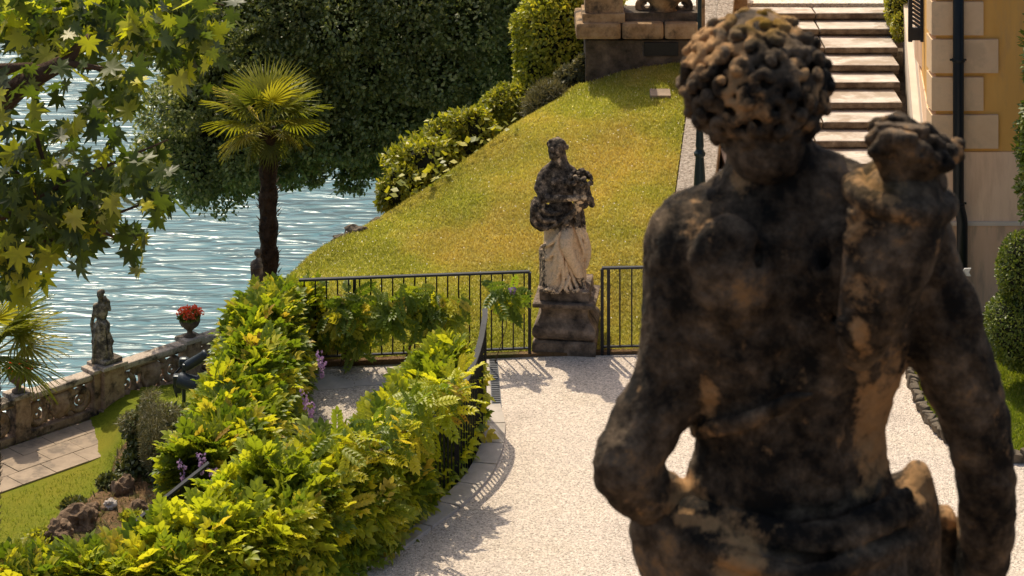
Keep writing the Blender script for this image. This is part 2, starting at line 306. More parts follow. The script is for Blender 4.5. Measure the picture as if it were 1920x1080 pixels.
def interp(pts, n):
    """Catmull-Rom resample of points to n points"""
    P = np.array([list(p) for p in pts], float); d = np.r_[0, np.cumsum(np.linalg.norm(np.diff(P,axis=0),axis=1))]
    t = np.linspace(0, d[-1], n); out = []
    Pe = np.vstack([2*P[0]-P[1], P, 2*P[-1]-P[-2]])
    for x in t:
        i = min(max(np.searchsorted(d, x, side='right')-1, 0), len(P)-2); u = (x-d[i])/(d[i+1]-d[i])
        a,b,c,e = Pe[i:i+4]
        out.append(.5*((2*b)+(-a+c)*u+(2*a-5*b+4*c-e)*u*u+(-a+3*b-3*c+e)*u**3))
    return np.array(out)

# --- signed distance sculpting with surface nets -------------------------------------------------
class Sculpt:
    def __init__(s, lo, hi, h):
        s.lo = np.array(lo, float); s.h = h; s.n = np.ceil((np.array(hi)-s.lo)/h).astype(int)+1
        s.phi = np.full(s.n, 1.0, np.float32)
        s.ax = [s.lo[i]+h*np.arange(s.n[i]) for i in range(3)]
    def _win(s, a, b):
        i0 = np.clip(np.floor((a-s.lo)/s.h).astype(int), 0, s.n-1); i1 = np.clip(np.ceil((b-s.lo)/s.h).astype(int)+1, 1, s.n)
        sl = tuple(slice(i0[k], max(i1[k], i0[k]+1)) for k in range(3))
        g = np.meshgrid(*[s.ax[k][sl[k]] for k in range(3)], indexing='ij')
        return sl, g
    def _mix(s, sl, d, k, sub):
        p = s.phi[sl]
        if sub:
            d = -d
            if k > 0:
                h = np.clip(.5-.5*(p-d)/k, 0, 1)   # smooth max
                s.phi[sl] = p*(1-h)+d*h + k*h*(1-h)
            else: s.phi[sl] = np.maximum(p, d)
        else:
            if k > 0:
                h = np.clip(.5+.5*(p-d)/k, 0, 1); s.phi[sl] = p*(1-h)+d*h - k*h*(1-h)
            else: s.phi[sl] = np.minimum(p, d)
    def ell(s, c, r, k=.02, rz=0, tilt=0, sub=False):
        c = np.array(c, float); r = np.array(r, float); R = r.max()+k+.03
        sl, (x,y,z) = s._win(c-R, c+R); x=x-c[0]; y=y-c[1]; z=z-c[2]
        if tilt: ct, st = math.cos(tilt), math.sin(tilt); x, z = ct*x+st*z, -st*x+ct*z     # lean in the picture plane
        if rz: cr, sr = math.cos(rz), math.sin(rz); x, y = cr*x+sr*y, -sr*x+cr*y
        q = np.sqrt((x/r[0])**2+(y/r[1])**2+(z/r[2])**2)+1e-9
        g = np.sqrt((x/r[0]**2)**2+(y/r[1]**2)**2+(z/r[2]**2)**2)+1e-9
        s._mix(sl, (q*(q-1)/g).astype(np.float32), k, sub); return s
    def cap(s, a, b, ra, rb, k=.02, sub=False):
        a = np.array(a, float); b = np.array(b, float); R = max(ra,rb)+k+.02
        sl, (x,y,z) = s._win(np.minimum(a,b)-R, np.maximum(a,b)+R); d = b-a; L = max((d*d).sum(), 1e-9)
        t = np.clip(((x-a[0])*d[0]+(y-a[1])*d[1]+(z-a[2])*d[2])/L, 0, 1)
        q = np.sqrt((x-a[0]-t*d[0])**2+(y-a[1]-t*d[1])**2+(z-a[2]-t*d[2])**2)-(ra+(rb-ra)*t)
        s._mix(sl, q.astype(np.float32), k, sub); return s
    def poly(s, pts, rs, k=.02, sub=False, n=None):
        if n: 
            q = interp([list(p)+[r] for p, r in zip(pts, rs)], n); pts = q[:,:3]; rs = q[:,3]
        for i in range(len(pts)-1): s.cap(pts[i], pts[i+1], rs[i], rs[i+1], k, sub)
        return s
    def mesh(s, name, attrfn=None, amp=0, nsc=10):
        p = s.phi.copy(); p[0]=p[-1]=1; p[:,0]=p[:,-1]=1; p[:,:,0]=p[:,:,-1]=1
        neg = p < 0; n = s.n; cs = tuple(n-1)
        acc = np.zeros(cs+(3,), np.float32); cnt = np.zeros(cs, np.float32)
        for ax in range(3):
            for du in (0,1):
                for dv in (0,1):
                    o = [0,0,0]; oth = [a for a in range(3) if a != ax]; o[oth[0]] = du; o[oth[1]] = dv
                    A = tuple(slice(o[k], o[k]+cs[k]) for k in range(3)); o2 = o[:]; o2[ax] = 1
                    B = tuple(slice(o2[k], o2[k]+cs[k]) for k in range(3))
                    cr = neg[A] != neg[B]; t = np.where(cr, p[A]/np.where(cr, p[A]-p[B], 1), 0)
                    cnt += cr; 
                    for k in range(3): acc[...,k] += cr*(o[k] if k != ax else t)
        act = cnt > 0; idx = -np.ones(cs, np.int64); idx[act] = np.arange(act.sum())
        ii = np.argwhere(act); V = s.lo + s.h*(ii + acc[act]/cnt[act][:,None])
        Fs = []
        for ax in range(3):
            oth = [a for a in range(3) if a != ax]
            sl0 = [slice(0,n[k]-1) for k in range(3)]; sl1 = list(sl0)
            sl0[ax] = slice(0,n[ax]-1); sl1[ax] = slice(1,n[ax])
            for a in oth: sl0[a] = slice(1,n[a]-1); sl1[a] = slice(1,n[a]-1)
            a_ = neg[tuple(sl0)]; b_ = neg[tuple(sl1)]; cr = np.argwhere(a_ != b_); sg = a_[tuple(cr.T)]
            for a in oth: cr[:,a] += 1
            u, v = oth; e = np.eye(3, dtype=int)
            q = np.stack([idx[tuple((cr-e[u]-e[v]).T)], idx[tuple((cr-e[v]).T)], idx[tuple(cr.T)], idx[tuple((cr-e[u]).T)]], 1)
            fl = sg if ax != 1 else ~sg
            q[~fl] = q[~fl][:,::-1]; Fs.append(q)
        Fq = np.concatenate(Fs); Fq = Fq[(Fq >= 0).all(1)]
        if amp:
            me = npmesh(name, V, Fq); nn = np.zeros(len(V)*3, np.float32); me.vertices.foreach_get('normal', nn); nn = nn.reshape(-1,3)
            dd = np.array([mnoise.fractal(Vector(v)*nsc, .8, 2.1, 4) for v in V]); V = V + nn*(dd*amp)[:,None]; bpy.data.meshes.remove(me)
        at = attrfn(V) if attrfn else None
        me = npmesh(name, V, Fq, at); me.polygons.foreach_set('use_smooth', np.ones(len(Fq), bool))
        return me
def blobs(V, L):
    a = np.zeros(len(V))
    for (c, r, s_) in L: a = np.maximum(a, s_*np.exp(-((V-np.array(c))**2/np.array(r)**2).sum(1))) if s_ > 0 else a
    for (c, r, s_) in L:
        if s_ < 0: a = a + s_*np.exp(-((V-np.array(c))**2/np.array(r)**2).sum(1))
    return a

# --- leaves --------------------------------------------------------------------------------------
def norm(a): return a/(np.linalg.norm(a, axis=-1, keepdims=True)+1e-9)
T_LEAF = (np.array([[0,0,0],[.28,.45,.06],[0,1,-.04],[-.28,.45,.06],[0,.45,-.02]]), np.array([[0,1,4],[1,2,4],[2,3,4],[3,0,4]]))
T_LEAF2 = (np.array([[0,0,0],[.3,.5,.08],[0,1,0],[-.3,.5,.08]]), np.array([[0,1,2],[0,2,3]]))
def compound(nl=6, lw=.10, ll=.36):
    V = []; Fc = []
    def add(base, d, L, wd, zz):
        d = np.array(d)/np.linalg.norm(d); p = np.array([d[1],-d[0],0]); b = np.array(base, float); i = len(V); z = np.array([0,0,1.])
        V.extend([b, b+d*L*.3+p*wd*.85+z*.03, b+d*L*.68+p*wd*.8+z*.025, b+d*L+z*zz, b+d*L*.68-p*wd*.8+z*.025, b+d*L*.3-p*wd*.85+z*.03, b+d*L*.5])
        for a_, b_ in ((0,1),(1,2),(2,3),(3,4),(4,5),(5,0)): Fc.append([i+a_,i+b_,i+6])
    for k in range(nl):
        y = .16+.74*k/(nl-1); s_ = 1-.25*abs(k-nl*.45)/nl*2; z = -.30*y*y
        add((0,y,z), (.75,.66,0), ll*s_, lw*s_, -.06); add((0,y,z), (-.75,.66,0), ll*s_, lw*s_, -.06)
    add((0,.9,-.25), (0,1,0), ll, lw, -.08)
    V = np.array(V); return V, np.array(Fc)
T_WIST = compound(); T_WIST2 = compound(4, .13, .46)
def planeleaf():
    ang = [(-90,.0),(-60,.32),(-35,.64),(-16,.42),(2,.92),(12,.62),(22,.68),(33,.46),(44,.68),(52,1.0),(60,.74),(70,.56),(80,.82),(90,1.15)]
    pts = [(math.cos(math.radians(a))*r, math.sin(math.radians(a))*r) for a, r in ang]
    left = [(-x,y) for x, y in pts[1:-1]][::-1]; P = pts+left
    V = [[0,.15,-.04]]+[[x,y+.0,.10*abs(x)-.12*(x*x+y*y)*.6] for x, y in P]; n = len(P)
    Fc = [[0,1+k,1+(k+1)%n] for k in range(n)]
    i = len(V); V += [[-.012,0,0],[.012,0,0],[.012,-.55,-.1],[-.012,-.55,-.1]]; Fc += [[i,i+1,i+2],[i,i+2,i+3]]
    V = np.array(V)*.62; return V, np.array(Fc)
T_PLANE = planeleaf()
def scatter(tmpl, P, D, Nn, S, jitter=.0):
    """instances of tmpl at P with direction D (template y), normal Nn (template z), size S -> V, F, rnd"""
    T, Fc = tmpl; D = norm(D); X = norm(np.cross(D, Nn)); Z = np.cross(X, D)
    V = P[:,None,:] + S[:,None,None]*(T[None,:,0:1]*X[:,None,:]+T[None,:,1:2]*D[:,None,:]+T[None,:,2:3]*Z[:,None,:])
    n, k = len(P), len(T)
    Fo = (Fc[None]+(np.arange(n)*k)[:,None,None]).reshape(-1, Fc.shape[1])
    return V.reshape(-1,3), Fo, n, k
def leafmesh(name, tmpl, P, D, Nn, S, rnd=None):
    V, Fo, n, k = scatter(tmpl, P, D, Nn, S); r = RNG.random(n)*.98 if rnd is None else rnd
    return npmesh(name, V, Fo, {'rnd': np.repeat(r, k)})
def rvec(n): return norm(RNG.normal(size=(n,3)))
def fbm(P, sc, seed=0): return np.array([mnoise.noise(Vector((p[0]*sc+seed, p[1]*sc, p[2]*sc))) for p in P])

def blob_foliage(name, ells, n, size, mat, parent=None, tmpl=T_LEAF2, shell=.82, lump=.16, lsc=1.4, up=.35, droop=0., cut=None, kind='stuff', rndfn=None, seed=0, label=None):
    """leaves through the outer shell of a union of ellipsoids (c, r), lumpy"""
    tot = sum(e[1][0]*e[1][1]+e[1][0]*e[1][2]+e[1][1]*e[1][2] for e in ells); Ps=[];Ns=[]
    for c, r in [(np.array(e[0],float), np.array(e[1],float)) for e in ells]:
        m = int(n*(r[0]*r[1]+r[0]*r[2]+r[1]*r[2])/tot); u = rvec(m)
        f = 1+lump*2*fbm(u*r+c, lsc, seed)+lump*.8*fbm(u*r+c, lsc*3.1, seed+9)
        t = (shell+(1-shell)*RNG.random(m)**.6)*f
        P = c+u*r*t[:,None]; Nn = norm(u/r)
        keep = np.ones(m, bool)
        for c2, r2 in [(np.array(e[0],float), np.array(e[1],float)) for e in ells]:
            if (c2 == c).all(): continue
            keep &= (((P-c2)/r2)**2).sum(1) > .6
        Ps.append(P[keep]); Ns.append(Nn[keep])
    P = np.concatenate(Ps); Nn = np.concatenate(Ns)
    if cut is not None: k = cut(P); P, Nn = P[k], Nn[k]
    m = len(P); D = Nn*.8+rvec(m)*.9+np.array([0,0,-droop]); Z = Nn*.6+np.array([0,0,up])+rvec(m)*.5
    me = leafmesh(name, tmpl, P, D, Z, size*(.7+.6*RNG.random(m)))
    o = link(name, me, mat, parent)
    o['kind'] = kind
    if label: o['label'] = label
    return o

# ================================================================== SETTING
# --- lake
V = []; 
me = npmesh('lake_water', np.array([[-900,40,-14],[900,40,-14],[900,4000,-14],[-900,4000,-14]],float), np.array([[0,1,2,3]]))
tag(link('lake_water', me, M['water']), kind='structure')
me = npmesh('lake_bed', np.array([[-950,-60,-17],[950,-60,-17],[950,4000,-17],[-950,4000,-17]],float), np.array([[0,1,2,3]]))
tag(link('ground', me, M['soil']), kind='structure')

# --- gravel plateau (flat, z = 0) bounded by the curb arc on the left and the fence behind
curb_px = [(938,762),(947,800),(941,850),(916,900),(872,946),(820,985),(740,1042),(650,1090),(520,1150),(380,1200),(200,1240),(0,1270)]
curb_out = [G(x,y) for x, y in curb_px]
fl = G(560,690); fr = G(1010,668); fr2 = G(1290,662)
def fencepoint(px):   # ground point under the back fence line at photo column px
    y = 684+(668-684)*(px-600)/393.0 if px < 1000 else 668-(px-1000)*.02
    return G(px, y)
plate = [Vector((p.x,p.y,0)) for p in curb_out]
poly = [(4.6+4,27.3),(4.7,27.45),(2.55,27.6)] + [tuple(fencepoint(x)[:2]) for x in (1290,1130,1000,940,905)]
poly += [tuple(p[:2]) for p in plate] + [(-6,4.8),(9,4.8)]
MB().prism(poly, -.6, 0).build('gravel_terrace', M['gravel'])
bpy.data.objects['gravel_terrace']['kind'] = 'structure'
# descending path between the two hedges
def zpath(p): return -.02-.22*max(0, (-.5-p[0]))*min(1,max(0,(25.9-p[1])/1.6))
pp = [(.25,26.5),(-2.6,26.25),(-3.4,25.2)] + [tuple(G(x,y,-.5)[:2]) for x, y in ((430,800),(350,900),(250,1000))] + [tuple(p[:2]) for p in plate[8:0:-1]]
def inside(x, y, P):
    c = False
    for (x0,y0),(x1,y1) in zip(P, P[1:]+P[:1]):
        if (y0 > y) != (y1 > y) and x < (x1-x0)*(y-y0)/(y1-y0)+x0: c = not c
    return c
gx = np.arange(-5.5,.8,.12); gy = np.arange(18.6,26.6,.12)
V = np.array([[x,y,zpath((x,y))] for y in gy for x in gx]); idx = np.arange(len(V)).reshape(len(gy),len(gx))
Fq = np.stack([idx[:-1,:-1],idx[:-1,1:],idx[1:,1:],idx[1:,:-1]],-1).reshape(-1,4)
cen = V[Fq].mean(1); Fq = Fq[[inside(c[0],c[1],pp) for c in cen]]
tag(link('gravel_path', npmesh('gravel_path', V, Fq), M['gravel_path']), kind='structure')
# flat slabs at the head of the path, in front of the fence
ps = tag(bpy.data.objects.new('paved_strip', None), kind='structure'); C.objects.link(ps)
xs = [590,672,748,815,880,903]
for a, b in zip(xs, xs[1:]):
    A, B = fencepoint(a+1.2), fencepoint(b-1.2)
    pts = [(A.x,A.y-.1),(B.x,B.y-.1),(B.x-.02,B.y-.52),(A.x-.02,A.y-.50)]
    o = MB().prism(pts, lambda p: zpath(p)-.05, lambda p: zpath(p)+.006).build('paving_slab', M['curb'], ps)

# --- curb of separate stones round the terrace edge
cr = thing('stone_curb', (curb_out[3].x, curb_out[3].y, 0), 'curved kerb of pale grey stone slabs at the foot of the curved iron railing', 'kerb')
cc = interp([list(p) for p in curb_out], 90); tang = norm(np.gradient(cc, axis=0)); nrm = np.stack([tang[:,1], -tang[:,0], 0*tang[:,0]],1)
if nrm[20][0] > 0: nrm = -nrm       # points into the hedge
k = 0
while k+6 < 90:
    L = 6; ii = np.linspace(k+.12, k+L-.12, 6)
    def at(i, off):
        j = min(int(i), 88); u = i-j; return (cc[j]*(1-u)+cc[j+1]*u)+nrm[j]*off
    pts = [tuple(at(i,0)[:2]) for i in ii]+[tuple(at(i,.235)[:2]) for i in ii[::-1]]
    o = MB().prism(pts, -.3, .03+.004*random.random()).build('curb_stone', M['curb'], cr)
    k += L
# --- drain strip
dr = thing('drain_channel', G(925,720), 'dark narrow drainage grate set in the pale gravel beside the curved railing', 'drain')
a0,a1,b0,b1 = G(917,676),G(933,675),G(941,765),G(922,765)
MB().prism([tuple(p[:2]) for p in (a0,a1,b0,b1)], -.1, .006).build('grate', M['slate'], dr)
bord = [(G(908,677),G(917,676),G(922,765),G(912,765))]
for q in bord: MB().prism([tuple(p[:2]) for p in q], -.1, .012).build('border_stone', M['curb'], dr)
sl = MB()
for k in range(26):
    t = (k+.5)/26; A = a0.lerp(b1,t); B = a1.lerp(b0,t); sl.box((A+B)/2+Vector((0,0,.008)), ((B-A).length*.82,.012,.008))
o = sl.build('grate_bar', M['iron'], dr)

# --- hill lawn: ruled between ridge and fence / stair parapet
def zcap(Y): return .226*(Y-27.5)+.5
ridge = [(540,540,27.6),(590,500,28.0),(640,456,28.6),(700,426,29.2),(750,398,29.6),(805,362,30.0),(860,326,30.4),(910,290,30.9),(960,252,31.3),(1000,223,31.7),(1040,200,32.0),(1075,180,32.35),(1103,155,32.7)]
R_ = interp([list(W(*r)) for r in ridge], 90)
Bp = [Vector(fencepoint(x))+Vector((0,.06,.03)) for x in (540,640,740,840,940,1040,1130,1215,1262)]
parX = lambda Y: 2.08+(Y-30)*.14         # outer face of the stair parapet
Bp += [Vector((parX(Y), Y, zcap(Y)-.04)) for Y in (27.6,28.3,29,30,31,32,32.75)]
Bp[8] = Vector((parX(26.9)-.1, 26.6, .05)); Bp.insert(9, Vector((parX(27.1), 27.0, .22)))
B_ = interp([list(p) for p in Bp], 90)
NR = 60; rows = []
outv = norm(np.stack([-np.gradient(R_[:,1]), np.gradient(R_[:,0]), 0*R_[:,0]],1))
for t in np.linspace(0,1,NR):
    tt = t**1.0; p = B_*(1-tt)+R_*tt; bul = np.sin(PI*t)*.16*(1-np.linspace(0,1,90)*.7)
    p[:,2] += bul; rows.append(p)
skirt = [(.12,.02),(.35,.16),(.8,.7),(1.5,2.2),(2.6,5.5),(4.5,10),(7,14.5)]
for d, dz in skirt:
    p = R_+outv*d; p[:,2] -= dz; rows.append(p)
Gd = np.stack(rows, 0); nr = len(rows)
for i in range(nr):
    for j in range(90):
        v = Gd[i,j]; Gd[i,j,2] += .035*mnoise.noise(Vector((v[0]*1.3,v[1]*1.3,0)))*(1 if 2<i<NR-3 else .3)+(.3*mnoise.noise(Vector(v)*.8) if i>NR+1 else 0)
idx = np.arange(nr*90).reshape(nr,90)
Fq = np.stack([idx[:-1,:-1],idx[:-1,1:],idx[1:,1:],idx[1:,:-1]],-1).reshape(-1,4)
me = npmesh('lawn', Gd.reshape(-1,3), Fq); me.materials.append(M['lawn']); me.materials.append(M['soil'])
mi = np.zeros(len(Fq), np.int32); mi[(NR+2)*89:] = 1; me.polygons.foreach_set('material_index', mi)
me.polygons.foreach_set('use_smooth', np.ones(len(Fq), bool))
tag(link('lawn', me), kind='structure')
def grass_on(name, quads_pts, n, mat, size=.035, label=None, cat='grass'):
    """quads_pts: (m,4,3) quads; n tufts spread by area"""
    Q = quads_pts; ar = np.linalg.norm(np.cross(Q[:,2]-Q[:,0], Q[:,3]-Q[:,1]), axis=1); pr = ar/ar.sum()
    k = RNG.choice(len(Q), n, p=pr); u, v = RNG.random((n,1)), RNG.random((n,1)); q = Q[k]
    P = (q[:,0]*(1-u)+q[:,1]*u)*(1-v)+(q[:,3]*(1-u)+q[:,2]*u)*v
    D = np.array([0,0,1.])+rvec(n)*.75; D[:,2] = abs(D[:,2])
    T = (np.array([[-.13,0,0],[.13,0,0],[0,1,.25]]), np.array([[0,1,2]]))
    o = link(name, leafmesh(name, T, P, D, rvec(n), size*(.5+.9*RNG.random(n))), mat)
    tag(o, label, cat, kind='stuff'); return o
Qs = Gd.reshape(-1,3)[Fq[:(NR+1)*89]]
grass_on('hill_grass', Qs, 170000, M['grass'], .034, 'short sunburnt yellow green grass on the steep lawn behind the fence')
n_d = 420; k_ = RNG.choice(len(Qs), n_d); P_ = Qs[k_].mean(1)+RNG.normal(size=(n_d,3))*[.05,.05,0]+[0,0,.03]
T_ = (np.array([[-.5,-.5,0],[.5,-.5,0],[.5,.5,0],[-.5,.5,0.]]), np.array([[0,1,2],[0,2,3]]))
tag(link('daisies', leafmesh('daisies', T_, P_, rvec(n_d)*[1,1,.2], np.array([[0,-.3,1.]])+rvec(n_d)*.3, .007+.006*RNG.random(n_d)), M['white']), 'tiny white daisies dotted over the sloping lawn', 'daisies', kind='stuff')
# scruffy taller fringe where grass meets fence
fb = np.array([[list(fencepoint(x)+Vector((0,.04,0))), list(fencepoint(x+10)+Vector((0,.04,0))), list(fencepoint(x+10)+Vector((0,.14,0))), list(fencepoint(x)+Vector((0,.14,0)))] for x in range(590,1000,10)])
MB().prism([tuple((fencepoint(560)+Vector((0,-.02,0)))[:2]), tuple((fencepoint(1000)+Vector((0,-.02,0)))[:2]), tuple((fencepoint(1230)+Vector((0,.0,0)))[:2]), tuple((fencepoint(1230)+Vector((0,.14,0)))[:2]), tuple((fencepoint(560)+Vector((0,.14,0)))[:2])], -.2, .035).build('soil_bed', M['soil'])
bpy.data.objects['soil_bed']['kind'] = 'structure'

# --- lower garden: lawn, bank plateau, slope to the balustrade
BA, BB = Vector((-13.6,50.8,0)), Vector((-5.0,59.5,0))      # balustrade line (ground plan)
bd = (BB-BA).normalized(); bn = Vector((bd.y,-bd.x,0))      # toward the camera side
edgeX = interp([(-8.9,20,0),(-8.8,38,0),(-8.4,41.8,0),(-8.0,43.1,0),(-7.35,44.9,0),(-7.6,47.4,0),(-7.4,49,0),(-8.0,52,0),(-9.2,56,0)], 60)
def ss(a,b,x): t = min(1,max(0,(x-a)/(b-a))); return t*t*(3-2*t)
def zlow(x,y):
    e = np.interp(y, edgeX[:,1], edgeX[:,0])
    side = ss(e-1.0, e+.1, x)
    back = 1-ss(48.6, 57.6, y)
    d = (x-BA.x)*bn.x+(y-BA.y)*bn.y       # distance in front of the balustrade
    back = min(back, .12+.88*ss(.6,7.5,d))
    n = .10*mnoise.noise(Vector((x*.9,y*.9,3)))+.05*mnoise.noise(Vector((x*3,y*3,7)))
    return -11.9+2.9*side*back+n*side
gx = np.arange(-16,2.01,.2); gy = np.arange(26,60.01,.2)
V = np.array([[x,y,zlow(x,y)] for y in gy for x in gx]); idx = np.arange(len(V)).reshape(len(gy),len(gx))
Fq = np.stack([idx[:-1,:-1],idx[:-1,1:],idx[1:,1:],idx[1:,:-1]],-1).reshape(-1,4)
cen = V[Fq].mean(1); dist = (cen[:,0]-BA.x)*bn.x+(cen[:,1]-BA.y)*bn.y; keep = dist > .25
Fq = Fq[keep]; cen = cen[keep]; dist = dist[keep]
ez = np.interp(cen[:,1], edgeX[:,1], edgeX[:,0]); nz = np.array([mnoise.noise(Vector(c)*.8) for c in cen])
soil = (cen[:,0] > ez-.6) & (cen[:,1] < 46.6+1.2*nz)
soil |= (cen[:,0] > ez+1.5+.4*nz) & (cen[:,1] < 48.6+1.0*nz)
me = npmesh('lower_lawn', V, Fq); me.materials.append(M['lawn2']); me.materials.append(M['soil'])
me.polygons.foreach_set('material_index', soil.astype(np.int32)); me.polygons.foreach_set('use_smooth', np.ones(len(Fq),bool))
tag(link('lower_lawn', me), kind='structure')
vis = (~soil) & (cen[:,1] > 40) & (cen[:,0] > -14) & (dist>2.4)
grass_on('lower_grass', V[Fq[vis]], 60000, M['grass2'], .05, 'short bright green grass of the lower lawn by the lake balustrade')
vis2 = soil & (cen[:,1] > 39)
grass_on('weeds', V[Fq[vis2]], 9000, M['grey'], .12, 'dry weeds and tufts on the brown soil bank', 'weeds')
# lower path: pavers along the balustrade
lp = bpy.data.objects.new('paved_path', None); C.objects.link(lp); tag(lp, kind='structure')
def B2(s, d): p = BA+bd*s+bn*d; return (p.x,p.y)
s0 = -1.0
while s0 < 7.6:
    for r in range(3):
        L = .85; of = .3*(r%2); a, b = s0+of+.008, s0+of+L-.008; d0, d1 = .28+r*.62+.008, .28+(r+1)*.62-.008
        if a > 7.6: continue
        MB().prism([B2(a,d0),B2(b,d0),B2(b,d1),B2(a,d1)], -12.3, -11.87+.012*random.random()).build('paving_slab', M['paver'], lp)
    s0 += .85

# ================================================================== LOWER BALUSTRADE with statue and urns
bal = thing('lake_balustrade', (BA.x+4,BA.y+4,-11.9), 'carved stone balustrade with scrolls and shields running along the lake', 'balustrade')
zb, zt = -11.9, -10.9
def BW(s, d=0, z=0): p = BA+bd*s+bn*d; return Vector((p.x,p.y,z))
ang = math.atan2(bd.y, bd.x)
def balbox(name, s0, s1, d, wdt, z0, z1, mat, bev=.01, parent=bal, label=None):
    c = BW((s0+s1)/2, d, (z0+z1)/2); o = MB().box(c, (s1-s0,wdt,z1-z0), ang, bev).build(name, mat, parent); return o
Ls = 12.3
balbox('foundation_wall', -1.5, Ls+3, -.1, .5, -17, zb+.02, M['balstone'], 0)
def s_at(px, py, z): p = G(px,py,z); return (Vector((p.x,p.y,0))-BA).dot(bd)
sp_px = [(-95,0),(38,1),(192,2),(345,1),(492,1)]
posts = [s_at(25,735,zt)-2.35, s_at(25,735,zt), s_at(192,690,zt), s_at(347,632,zt), s_at(347,632,zt)+2.35]
kinds = [1,1,2,1,1]
for i, (a, b) in enumerate(zip(posts, posts[1:])):
    a2, b2 = a+(.34 if kinds[i]==2 else .2), b-(.34 if kinds[i+1]==2 else .2)
    balbox('base_plinth', a2, b2, 0, .34, zb+.01, zb+.17, M['balstone'], .02)
    balbox('top_rail', a2, b2, 0, .36, zt-.15, zt-.012, M['railstone'], .04)
    balbox('under_rail', a2, b2, 0, .26, zt-.20, zt-.155, M['balstone'], .01)
    L = b2-a2; z0, z1 = zb+.17, zt-.20; h = z1-z0; zc = (z0+z1)/2
    def arc(cs, cz, r, t0, t1, rr, n=14, shrink=0):
        pts = []; rs = []
        for k in range(n+1):
            t = t0+(t1-t0)*k/n; q = r*(1-shrink*k/n); pts.append(BW(cs+q*math.cos(t), 0, cz+q*math.sin(t))); rs.append(rr*(1-.35*k/n))
        return pts, rs
    for sgn, cx in ((1, a2+L*.17), (-1, b2-L*.17)):
        m = MB()
        p, r = arc(cx, zc-.04, h*.34, PI/2, PI/2+sgn*2*PI*.98, .105, 20); m.tube(p, r, 8)
        p, r = arc(cx, zc-.04, h*.17, PI/2, PI/2+sgn*2*PI*1.2, .055, 18, .6); m.tube(p, r, 6)
        o = m.build('ring_scroll', M['balstone'], bal, True)
        m = MB(); p, r = arc(cx+sgn*L*.15, z0+h*.80, h*.15, PI*1.1, PI*1.1-sgn*PI*1.7, .085, 12, .4); m.tube(p, r, 7); m.build('leaf_scroll', M['balstone'], bal, True); m = MB()
        p, r = arc(cx+sgn*L*.155, z0+h*.16, h*.14, -PI*.2, -PI*.2+sgn*PI*1.6, .085, 12, .4); m.tube(p, r, 7); m.build('leaf_scroll', M['balstone'], bal, True)
    c = BW((a2+b2)/2, 0, zc); S_ = Sculpt(c-Vector((.5,.5,.45)), c+Vector((.5,.5,.45)), .022)
    for dx, dz, rr in ((0,0,.20),(0,.12,.17),(0,-.14,.15),(-.12,.15,.13),(.12,.15,.13),(-.1,-.12,.12),(.1,-.12,.12)):
        q = BW((a2+b2)/2+dx*1.2, 0, zc+dz); S_.ell(q, (rr*1.35,rr*.9,rr*1.1), .03, rz=0)
    q = BW((a2+b2)/2, .10, zc); S_.ell(q, (.11,.06,.16), .01)
    for sgn in (-1,1):
        S_.poly([BW((a2+b2)/2+sgn*.2, .06, zc+.22), BW((a2+b2)/2+sgn*.26, .08, zc), BW((a2+b2)/2+sgn*.12, .08, zc-.25)], [.03,.045,.03], .01)
    link('shield', S_.mesh('shield', amp=.012, nsc=9), M['balstone'], bal)
for i, (s, kd) in enumerate(zip(posts, kinds)):
    if kd == 1:
        balbox('post', s-.2, s+.2, 0, .4, zb+.01, zt-.03, M['balstone'], .015)
        balbox('post_cap', s-.27, s+.27, 0, .5, zt-.03, zt+.07, M['railstone'], .02)
    else:
        balbox('post', s-.34, s-.04, 0, .4, zb+.01, zt-.02, M['balstone'], .015)
        balbox('post_cap', s-.40, s-.02, 0, .5, zt-.02, zt+.07, M['railstone'], .02)
# separate pillar that carries the lake statue
pc = BW(posts[2]+.12, .06, 0)
pil = thing('statue_pillar', (pc.x,pc.y,zb), 'square brown stone pillar under the small lake side statue', 'pillar')
MB().box((pc.x,pc.y,zb+.08), (.72,.72,.16), ang, .02).build('base', M['balstone'], pil)
MB().box((pc.x,pc.y,zb+.60), (.56,.56,.90), ang, .015).build('shaft', M['balstone'], pil)
MB().box((pc.x,pc.y,zb+1.09), (.68,.68,.09), ang, .02).build('cap', M['railstone'], pil)

def urn(name, c, label, big=1.0):
    u = thing(name, c, label, 'flower urn', 'red geranium urns on the lake balustrade')
    MB().lathe(c, [(.15,0),(.15,.03),(.07,.06),(.06,.13),(.10,.17),(.21,.26),(.25,.36),(.25,.40),(.20,.40)], 20).build('urn', M['terracotta'], u, True)
    blob_foliage('leaves', [(c+Vector((0,0,.47)), (.23,.23,.12))], 600, .085, M['box'], u, lump=.2, lsc=5)
    T = (np.array([[0,0,0],[.5,.5,.15],[0,1,0],[-.5,.5,.15]]), np.array([[0,1,2],[0,2,3]]))
    n = 26; hd = c+Vector((0,0,.52)); P=[];D=[]
    for k in range(n):
        d = norm(RNG.normal(size=3)); d[2] = abs(d[2])*.8; q = np.array(hd)+d*np.array([.27,.27,.17]); 
        for j in range(16): e = norm(RNG.normal(size=3)); P.append(q+e*.035); D.append(e)
    P = np.array(P); D = np.array(D); link('blossoms', leafmesh('blossoms', T, P, D+rvec(len(P))*.4, D, np.full(len(P),.055)), M['red'], u)['kind'] = 'stuff'
    return u
p = BW(posts[3],0,zt+.07); urn('flower_urn', p, 'dark urn of bright red geraniums on the balustrade post right of the small statue')
p = BW(posts[1],0,zt+.07); urn('flower_urn.001', p, 'dark urn of red geraniums on the balustrade post behind the left palm fronds')

